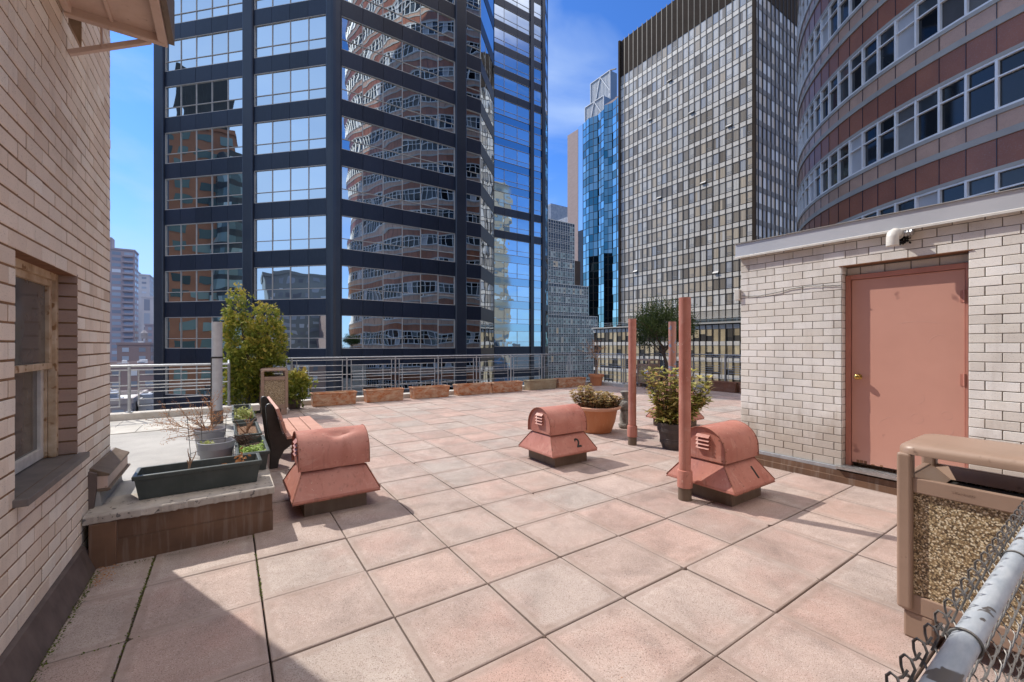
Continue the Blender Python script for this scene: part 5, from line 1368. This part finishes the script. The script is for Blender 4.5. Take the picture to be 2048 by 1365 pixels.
# ---- gridded dark building in three steps
m_dkgl=plain('dark_panel_glass',(.02,.022,.028),(.03,.032,.04),scale=.3,rough=.2,spec=.7)
def gridwin():
    t=NT('teal_window'); col=t.ramp(t.rnd(),[(0,(.035,.040,.042)),(.3,(.09,.12,.12)),(.55,(.17,.225,.22)),(.8,(.28,.36,.345)),(.93,(.42,.46,.43)),(1,(.62,.48,.30))])
    return t.fin(col,.18,0,.6)
m_teal=gridwin()
m_grid=plain('pale_grid',(.62,.63,.62),(.54,.55,.54),scale=.5,rough=.5)
sb=thing('stepped_building','dark office block with a pale grid facade stepping down in three tiers','office building',(100,120,GZ))
wm=MB(); gm=MB(); dk=MB()
SY=120.
for ti,(x1,zt,zb) in enumerate(((108.8,47.,23.8),(115.2,23.8,12.4),(119.2,12.4,GZ))):
    yy=SY-ti*.8; x0=88.
    dk.box(x0,x1,yy+.05,yy+30,zb,zt)
    z=zt-1.2; row=0
    while z>max(zb,-24):
        h=3.4
        for i in range(int((x1-x0)/1.15)):
            a=x1-(i+1)*1.15; b_=a+1.15
            if ti==0 and row<3 and i>1: pass
            else:
                wm.rn=R.choice((.3,.45,.55,.6,.7,.8,.8,.9)) if R.random()<.93 else R.uniform(.93,1); wm.poly((a,yy+.03,z-2.15),(b_,yy+.03,z-2.15),(b_,yy+.03,z),(a,yy+.03,z))
                if i%2==0: wm.rn=.0; wm.poly((a+.2,yy+.02,z-1.5),(b_-.15,yy+.02,z-1.5),(b_-.15,yy+.02,z-.75),(a+.2,yy+.02,z-.75))
        for zz in (z,z-2.15,z-2.8): gm.box(x0,x1,yy-.02,yy+.04,zz-.06,zz+.06)
        if row%1==0: gm.box(x0,x1,yy-.02,yy+.04,z-1.1-.03,z-1.1+.03)
        z-=h; row+=1
    n=int((x1-x0)/1.15)
    for i in range(n+1): gm.box(x1-i*1.15-.06,x1-i*1.15+.06,yy-.10,yy+.04,max(zb,-26),zt)
    gm.box(x0,x1+.1,yy-.12,yy+.1,zt-.1,zt+.12)
dk.build('wall',m_dkgl,sb); wm.build('window',m_teal,sb)['kind']='stuff'; gm.build('mullion',m_grid,sb)
u=MB()
m_dkbrick=plain('dark_brown_brick',(.10,.07,.06),(.075,.055,.05),scale=.4,rough=.9)
ob=thing('brick_block','dark brown brick block in shade behind the stepped grid building','building',(116,135,GZ))
u.prism([(109.5,GZ),(123,GZ),(123,36.5),(118,36.5),(113,43),(109.5,43)],'y',132,142); u.build('wall',m_dkbrick,ob)

# ---- blue glass tower
m_bl1=mirror_glass('blue_glass',(.05,.21,.34),.02,.12,rough=.03,metal=1.,var=.35)
m_bl2=mirror_glass('teal_glass',(.36,.64,.62),.05,.16,rough=.03,metal=1.,var=.65)
m_paleface=mirror_glass('pale_glass',(.60,.74,.85),.01,.12,rough=.08)
m_bbr=flatbrick('pinkish_brick_face',(.44,.33,.30),(.40,.30,.27),(.36,.28,.26),1.2,.5)
bt=thing('blue_tower','blue pleated mirror-glass tower with one plain pinkish brick side','tower',(135,140,GZ))
def ray_y(u_,X): # world y on plane x=X for image column u_
    a=math.atan2(u_-1024,849)+YAW; return X/math.tan(a)
BX=137.; ZTB=lambda u_:100.5
ys=[ray_y(v,BX) for v in (1135,1156,1166,1182,1195,1212,1224,1246,1262,1280,1300)]
u=MB(); u.poly((BX,ys[0],GZ),(BX,ys[1],GZ),(BX,ys[1],102),(BX,ys[0],102)) if False else u.box(BX,BX+22,ys[1],ys[0],GZ,103.); u.build('brick_side',m_bbr,bt)
u=MB(); u.box(BX+.2,BX+22,ys[2],ys[1]-.01,GZ,104.); u.m=1; u.poly((BX+.1,ys[1],55),(BX+.1,ys[2],55),(BX+.1,ys[2],104),(BX+.1,ys[1],104)); u.m=2; u.poly((BX+.1,ys[1],GZ),(BX+.1,ys[2],GZ),(BX+.1,ys[2],55),(BX+.1,ys[1],55)); u.build('pale_face',[m_bronze,m_paleface,m_dkgl],bt)
gl=MB(); gr=MB()
xs_=[BX,BX+3.2,BX,BX+3.2,BX,BX+3.2,BX,BX+3,BX]
xs_=[BX,BX-1.2,BX+.2,BX-1.2,BX+.2,BX-1.2,BX+.2,BX-1.2,BX]
top=[104,104,104,105.5,105.5,105.5,116,116,116]
for i in range(8):
    p=(xs_[i],ys[2+i]); q=(xs_[i+1],ys[3+i]); zt=top[i]
    blue=i%2==1; nv=6; nh=44
    for k in range(nh):
        z0=zt-(k+1)*3.3; z1=z0+3.3
        if z0<-20: break
        for c in range(2):
            t0,t1=c/2,(c+1)/2; gl.m=0 if blue else 1; gl.rn=R.random()
            A=(p[0]+(q[0]-p[0])*t0,p[1]+(q[1]-p[1])*t0); B=(p[0]+(q[0]-p[0])*t1,p[1]+(q[1]-p[1])*t1); j_=R.gauss(0,.02)
            gl.poly((A[0]+j_,A[1],z0),(B[0]-j_,B[1],z0),(B[0]-j_,B[1],z1),(A[0]+j_,A[1],z1))
        gr.bar((p[0]-.06,p[1],z0),(q[0]-.06,q[1],z0),.12,.16)
    for c in range(3):
        A=(p[0]+(q[0]-p[0])*c/2-.06,p[1]+(q[1]-p[1])*c/2); gr.box(A[0]-.07,A[0]+.07,A[1]-.07,A[1]+.07,-20,zt)
gl.build('window',[m_bl1,m_bl2],bt)['kind']='stuff'; gr.build('mullion',m_bronze,bt)
u=MB(); u.box(BX+3,BX+22,ys[-1],ys[2],GZ,103.5); u.m=1; u.box(BX+4,BX+16,ys[6],ys[4],103.5,109.5); u.lathe([(1.6,0),(1.6,2.2),(1.2,2.4)],(BX+8,ys[5],109.5),10); u.build('roof_block',[m_bronze,m_bbr],bt)
# ---- lattice braced far tower
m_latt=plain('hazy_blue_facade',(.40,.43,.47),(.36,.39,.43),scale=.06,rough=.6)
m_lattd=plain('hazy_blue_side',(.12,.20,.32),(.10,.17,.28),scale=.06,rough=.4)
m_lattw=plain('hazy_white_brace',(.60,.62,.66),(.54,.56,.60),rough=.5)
lt=thing('braced_tower','far hazy grey tower with pale diagonal bracing behind the blue tower','tower',(190,190,GZ))
LXX=190.
def lat(u0,u1,u2,ztop,zbot,depth_to):
    y0,y1=ray_y(u0,LXX),ray_y(u1,LXX)
    a=math.atan2(u2-1024,849)+YAW; xe=y1*math.tan(a)
    m_=MB(); m_.box(LXX,xe,y1,y0,zbot,ztop); m_.build('block',m_lattd,lt)
    m_=MB(); m_.poly((LXX-.1,y0,zbot),(LXX-.1,y1,zbot),(LXX-.1,y1,ztop),(LXX-.1,y0,ztop)); m_.build('front',m_latt,lt)
    m_=MB(); w_=y0-y1
    for (a0,z0,a1,z1) in ((y0,ztop-.02*w_,y0,zbot),(y1,ztop,y1,zbot),(y0,ztop,y1,ztop),(y0,ztop-w_*1.75,y0-w_*.5,ztop),(y0-w_*.5,ztop,y1,ztop-w_*.75),(y1,ztop-w_*.8,y0-w_*.35,ztop-w_*2.4),(y0,ztop-w_*1.8,y0-w_*.35,ztop-w_*2.4)):
        m_.bar((LXX-.4,a0,z0),(LXX-.4,a1,z1),.42,.42,(1,0,0))
    for k in range(1,14): m_.bar((LXX-.2,y0-w_*k/14,zbot),(LXX-.2,y0-w_*k/14,ztop),.12,.12,(1,0,0))
    m_.build('brace',m_lattw,lt)
zz=lambda u_,v: None
def zat(u_,v,X):
    y=ray_y(u_,X); z=X*math.sin(YAW)+y*math.cos(YAW); return (690-v)/849*z+CAMH
lat(1171,1208,1222,zat(1208,192,LXX),40,0)
LXX=200.
lat(1182,1221,1234,zat(1221,141,LXX),40,0)
u=MB(); u.bar((LXX,ray_y(1221,LXX),zat(1221,141,LXX)),(LXX,ray_y(1232,LXX),zat(1232,138,LXX)),.6,.6); u.build('mast',m_bronze,lt)
# small far blocks between the navy tower and the blue tower
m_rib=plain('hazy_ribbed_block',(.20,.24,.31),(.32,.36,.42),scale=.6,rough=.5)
def farblock(name,label,cat,u0,u1,v,X,mat,rib=0,depth=18):
    y0,y1=ray_y(u0,X),ray_y(u1,X); t=thing(name,label,cat,(X,y1,GZ)); m_=MB(); m_.box(X,X+depth,y1,y0,GZ,zat(u1,v,X)); m_.build('wall',mat,t)
    if rib:
        m_=MB()
        for k in range(rib): yy=y1+(y0-y1)*(k+.5)/rib; m_.box(X-.25,X,yy-.25,yy+.25,GZ,zat(u1,v,X)-.5)
        m_.build('rib',m_lattw,t)
farblock('office_block','small far grey ribbed block just right of the navy tower','office block',1080,1102,407,190,m_rib,9)
farblock('office_block','far pale ribbed block at the foot of the brick-sided blue tower','office block',1098,1136,433,165,m_rib,16)
# ------------------------------------------------------------------ the gap at the left: high-rise, far towers and low roofs
HZ=lambda c,t:lerp(c,(.42,.50,.66),t)  # aerial haze blended into the facade colour itself
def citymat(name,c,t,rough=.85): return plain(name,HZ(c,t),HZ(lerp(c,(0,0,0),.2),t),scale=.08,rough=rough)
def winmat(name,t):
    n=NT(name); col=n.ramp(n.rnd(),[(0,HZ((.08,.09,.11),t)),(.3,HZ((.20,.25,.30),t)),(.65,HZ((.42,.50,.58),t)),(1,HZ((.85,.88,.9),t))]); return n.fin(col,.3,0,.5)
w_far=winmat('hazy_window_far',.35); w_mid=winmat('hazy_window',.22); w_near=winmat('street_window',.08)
def block(label,cat,x0,x1,y0,y1,zt,wall,win,fh=3.2,bw=3.0,wf=.55,hf=.5,faces='sex',name='apartment_house',roofm=None,extras=None,zlow=None):
    t=thing(name,label,cat,((x0+x1)/2,(y0+y1)/2,GZ))
    u=MB(); u.box(x0,x1,y0,y1,GZ,zt); u.build('wall',wall,t)
    r=MB(); r.box(x0-.2,x1+.2,y0-.2,y0+.3,zt,zt+.9); r.box(x0-.2,x1+.2,y1-.3,y1+.2,zt,zt+.9); r.box(x0-.2,x0+.3,y0+.3,y1-.3,zt,zt+.9); r.box(x1-.3,x1+.2,y0+.3,y1-.3,zt,zt+.9)
    r.build('parapet',wall,t)
    r=MB(); r.box(x0+.3,x1-.3,y0+.3,y1-.3,zt,zt+.12); r.build('roof',roofm or m_roofgrey,t)
    w_=MB(); z=zt-1.0
    while z>(GZ+2 if zlow is None else zlow):
        for ax,(a,b_) in (('s',(x0,x1)),('e',(y0,y1)),('w',(y0,y1)),('n',(x0,x1))):
            if ax not in faces: continue
            n=max(1,int((b_-a)/bw)); st=(b_-a)/n
            for i in range(n):
                p=a+i*st+st*(1-wf)/2; q=p+st*wf; w_.rn=min(1,max(0,R.betavariate(1.5,2.6)))
                z0,z1=z-fh*hf,z
                if ax=='s': w_.poly((p,y0-.06,z0),(q,y0-.06,z0),(q,y0-.06,z1),(p,y0-.06,z1))
                elif ax=='e': w_.poly((x1+.06,p,z0),(x1+.06,q,z0),(x1+.06,q,z1),(x1+.06,p,z1))
                elif ax=='w': w_.poly((x0-.06,q,z0),(x0-.06,p,z0),(x0-.06,p,z1),(x0-.06,q,z1))
                else: w_.poly((q,y1+.06,z0),(p,y1+.06,z0),(p,y1+.06,z1),(q,y1+.06,z1))
        z-=fh
    w_.build('window',win,t)['kind']='stuff'
    if extras: extras(t,x0,x1,y0,y1,zt)
    return t
def tank(t,x,y,z,r=1.15,h=2.2):
    u=MB()
    for k in range(4): a=PI/4+k*PI/2; u.tube([(x+r*.8*math.cos(a),y+r*.8*math.sin(a),z),(x+r*.7*math.cos(a),y+r*.7*math.sin(a),z+2.4)],.15,5)
    u.lathe([(r,2.4),(r,2.4+h),(.05,2.4+h+1.3)],(x,y,z),14); u.build('water_tank',m_tankm,t,smooth=30)
m_tankm=citymat('water_tank_wood',(.32,.27,.24),.2)
def clutter(n,white=True):
    def ex(t,x0,x1,y0,y1,zt):
        for _ in range(n):
            x,y=R.uniform(x0+2,x1-4),R.uniform(y0+1.5,y1-4); w_=R.uniform(.7,2.6); d=R.uniform(.7,2.6); h=R.uniform(.4,1.7)
            u=MB(); u.box(x,min(x+w_,x1-.5),y,min(y+d,y1-.5),zt+.12,zt+.12+h); k_=R.random()<.5; u.build('roof_cabin' if k_ else 'roof_plant',m_lattw if k_ else m_rib,t)
    return ex
def mix_extra(n,*tanks):
    f=clutter(n)
    def ex(t,x0,x1,y0,y1,zt):
        f(t,x0,x1,y0,y1,zt)
        for (fx,fy) in tanks: tank(t,x0+(x1-x0)*fx,y0+(y1-y0)*fy,zt)
    return ex
# tall brown high-rise far away
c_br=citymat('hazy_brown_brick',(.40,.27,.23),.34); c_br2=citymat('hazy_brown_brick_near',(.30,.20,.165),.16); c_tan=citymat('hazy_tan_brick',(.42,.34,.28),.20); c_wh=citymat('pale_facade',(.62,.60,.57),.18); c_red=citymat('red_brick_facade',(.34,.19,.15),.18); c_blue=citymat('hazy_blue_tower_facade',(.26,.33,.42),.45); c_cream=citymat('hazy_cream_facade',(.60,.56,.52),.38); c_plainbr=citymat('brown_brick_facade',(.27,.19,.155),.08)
m_whroof=plain('white_roof',(.72,.71,.70),(.60,.59,.58),scale=.3,rough=.8)
def hr(t,x0,x1,y0,y1,zt):
    u=MB(); u.box(x0,x0+.62*(x1-x0),y0+1,y1-4,zt,zt+6.5); u.box(x0,x0+.45*(x1-x0),y0+2,y1-5,zt+6.5,zt+17); u.build('crown',c_br,t)
    for k in range(32): u=MB(); u.box(x1-4.8,x1-.4,y0-1.0,y0,zt-3.4-k*3.1,zt-2.5-k*3.1); u.build('balcony',c_br,t)
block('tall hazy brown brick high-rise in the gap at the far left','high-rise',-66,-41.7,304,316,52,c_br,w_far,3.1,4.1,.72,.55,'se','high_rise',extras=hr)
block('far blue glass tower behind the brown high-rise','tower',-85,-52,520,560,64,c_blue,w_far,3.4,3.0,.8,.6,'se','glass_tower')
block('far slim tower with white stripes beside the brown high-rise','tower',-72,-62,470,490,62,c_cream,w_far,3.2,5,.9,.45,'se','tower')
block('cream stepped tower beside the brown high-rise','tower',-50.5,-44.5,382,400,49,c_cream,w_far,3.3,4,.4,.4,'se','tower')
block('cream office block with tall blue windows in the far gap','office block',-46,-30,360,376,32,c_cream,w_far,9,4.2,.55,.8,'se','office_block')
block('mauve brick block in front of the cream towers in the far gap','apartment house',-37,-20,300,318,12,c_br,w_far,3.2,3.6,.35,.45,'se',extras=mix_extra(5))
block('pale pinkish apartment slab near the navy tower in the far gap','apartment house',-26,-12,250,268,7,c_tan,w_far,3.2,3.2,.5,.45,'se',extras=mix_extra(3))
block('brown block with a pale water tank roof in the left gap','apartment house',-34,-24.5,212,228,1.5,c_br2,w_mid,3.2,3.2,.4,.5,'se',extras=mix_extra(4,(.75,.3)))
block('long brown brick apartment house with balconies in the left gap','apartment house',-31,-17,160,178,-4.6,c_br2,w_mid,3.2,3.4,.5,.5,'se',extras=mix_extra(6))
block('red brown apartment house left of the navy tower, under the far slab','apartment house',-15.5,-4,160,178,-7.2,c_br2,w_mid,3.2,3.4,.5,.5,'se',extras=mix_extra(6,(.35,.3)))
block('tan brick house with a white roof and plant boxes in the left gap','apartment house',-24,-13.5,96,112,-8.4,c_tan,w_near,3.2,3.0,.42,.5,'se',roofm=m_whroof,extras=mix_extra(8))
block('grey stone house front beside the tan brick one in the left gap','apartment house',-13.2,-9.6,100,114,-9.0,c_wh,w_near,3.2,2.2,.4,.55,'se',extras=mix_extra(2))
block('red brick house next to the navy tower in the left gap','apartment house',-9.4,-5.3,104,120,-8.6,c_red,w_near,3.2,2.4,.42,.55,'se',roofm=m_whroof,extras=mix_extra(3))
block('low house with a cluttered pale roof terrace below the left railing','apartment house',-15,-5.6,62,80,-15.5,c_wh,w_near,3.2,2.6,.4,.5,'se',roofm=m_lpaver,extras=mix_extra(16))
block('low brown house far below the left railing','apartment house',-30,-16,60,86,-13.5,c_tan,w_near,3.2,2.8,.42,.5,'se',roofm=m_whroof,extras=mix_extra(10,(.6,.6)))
# behind the viewer: what the mirror glass shows
c_or=plain('orange_brick_facade',(.36,.175,.10),(.30,.14,.08),scale=.3,rough=.8)
w_teal=NT('teal_bay_window')
def _wt():
    t=w_teal; col=t.ramp(t.rnd(),[(0,(.06,.09,.09)),(.4,(.14,.21,.195)),(.75,(.27,.37,.34)),(1,(.44,.54,.49))]); return t.fin(col,.25,0,.6)
w_teal=_wt()
c_dkm=plain('dark_green_metal',(.045,.055,.055),(.06,.07,.07),scale=.5,rough=.6)
def orx(t,x0,x1,y0,y1,zt):
    u=MB(); u.box(x0+2,x1-1.5,y0+1.5,y0+10,zt,zt+12.5)
    for k in range(12): u.box(x1-1.5,x1-1.35,y0+1.6+k*.7,y0+1.75+k*.7,zt,zt+12.5)
    u.build('roof_house',c_dkm,t)
    u=MB(); w_=MB()
    for k in range(26):
        z=zt-5.5-k*3.2
        if z<GZ+3: break
        ring=[(x1-.5+3.6*math.cos(a),y0+1+3.6*math.sin(a)) for a in [-PI*.62+PI*1.1*q/9 for q in range(10)]]
        for q in range(9):
            w_.rn=R.random(); w_.poly((*ring[q],z-2.0),(*ring[q+1],z-2.0),(*ring[q+1],z),(*ring[q],z))
            u.poly((*ring[q],z),(*ring[q+1],z),(*ring[q+1],z+1.2),(*ring[q],z+1.2))
    u.build('round_bay',c_dkm,t); w_.build('bay_window',w_teal,t)['kind']='stuff'
block('orange brick apartment tower with green-tinted windows behind the viewer','apartment tower',-94,-67,39.5,66,46,c_or,w_teal,3.25,3.4,.62,.52,'se','apartment_tower',extras=orx)
block('greenish grey slab block seen mirrored low in the glass tower','apartment slab',-142,-122,11,31,25.5,citymat('greenish_grey_facade',(.18,.22,.22),.1),w_near,3.0,2.6,.6,.45,'se','apartment_slab',extras=mix_extra(4))
block('dark brick block seen mirrored low beside the slab block','apartment house',-118,-100,-4,15,13,c_plainbr,w_near,3.1,2.6,.4,.5,'se',extras=mix_extra(4))
block('brown brick block seen mirrored under the slab block','apartment house',-98,-80,8,36,-3,c_plainbr,w_near,3.1,2.6,.4,.5,'se',extras=mix_extra(5))
block('yellowish low house below the terrace to the west','apartment house',-52,-30,15,32,-12.5,plain('yellow_render',(.48,.36,.14),(.42,.31,.12),scale=.3,rough=.85),w_near,3.2,3.2,.36,.5,'se',extras=mix_extra(7))
block('red brick house row west of the terrace','apartment house',-54,-32,34,58,-17,c_red,w_near,3.1,2.6,.4,.5,'se',roofm=m_whroof,extras=mix_extra(8))
block('cream apartment block south of the terrace','apartment house',-22,16,-62,-34,22,plain('cream_brick_block',(.50,.40,.28),(.44,.35,.25),scale=.2,rough=.85),w_near,3.2,3.0,.5,.5,'ne',extras=mix_extra(6))
block('beige balcony tower south-east beyond the curved building','apartment tower',58,84,-40,-8,58,plain('beige_band_facade',(.42,.34,.27),(.37,.30,.24),scale=.2,rough=.85),w_near,3.2,3.2,.8,.45,'nw','apartment_tower')
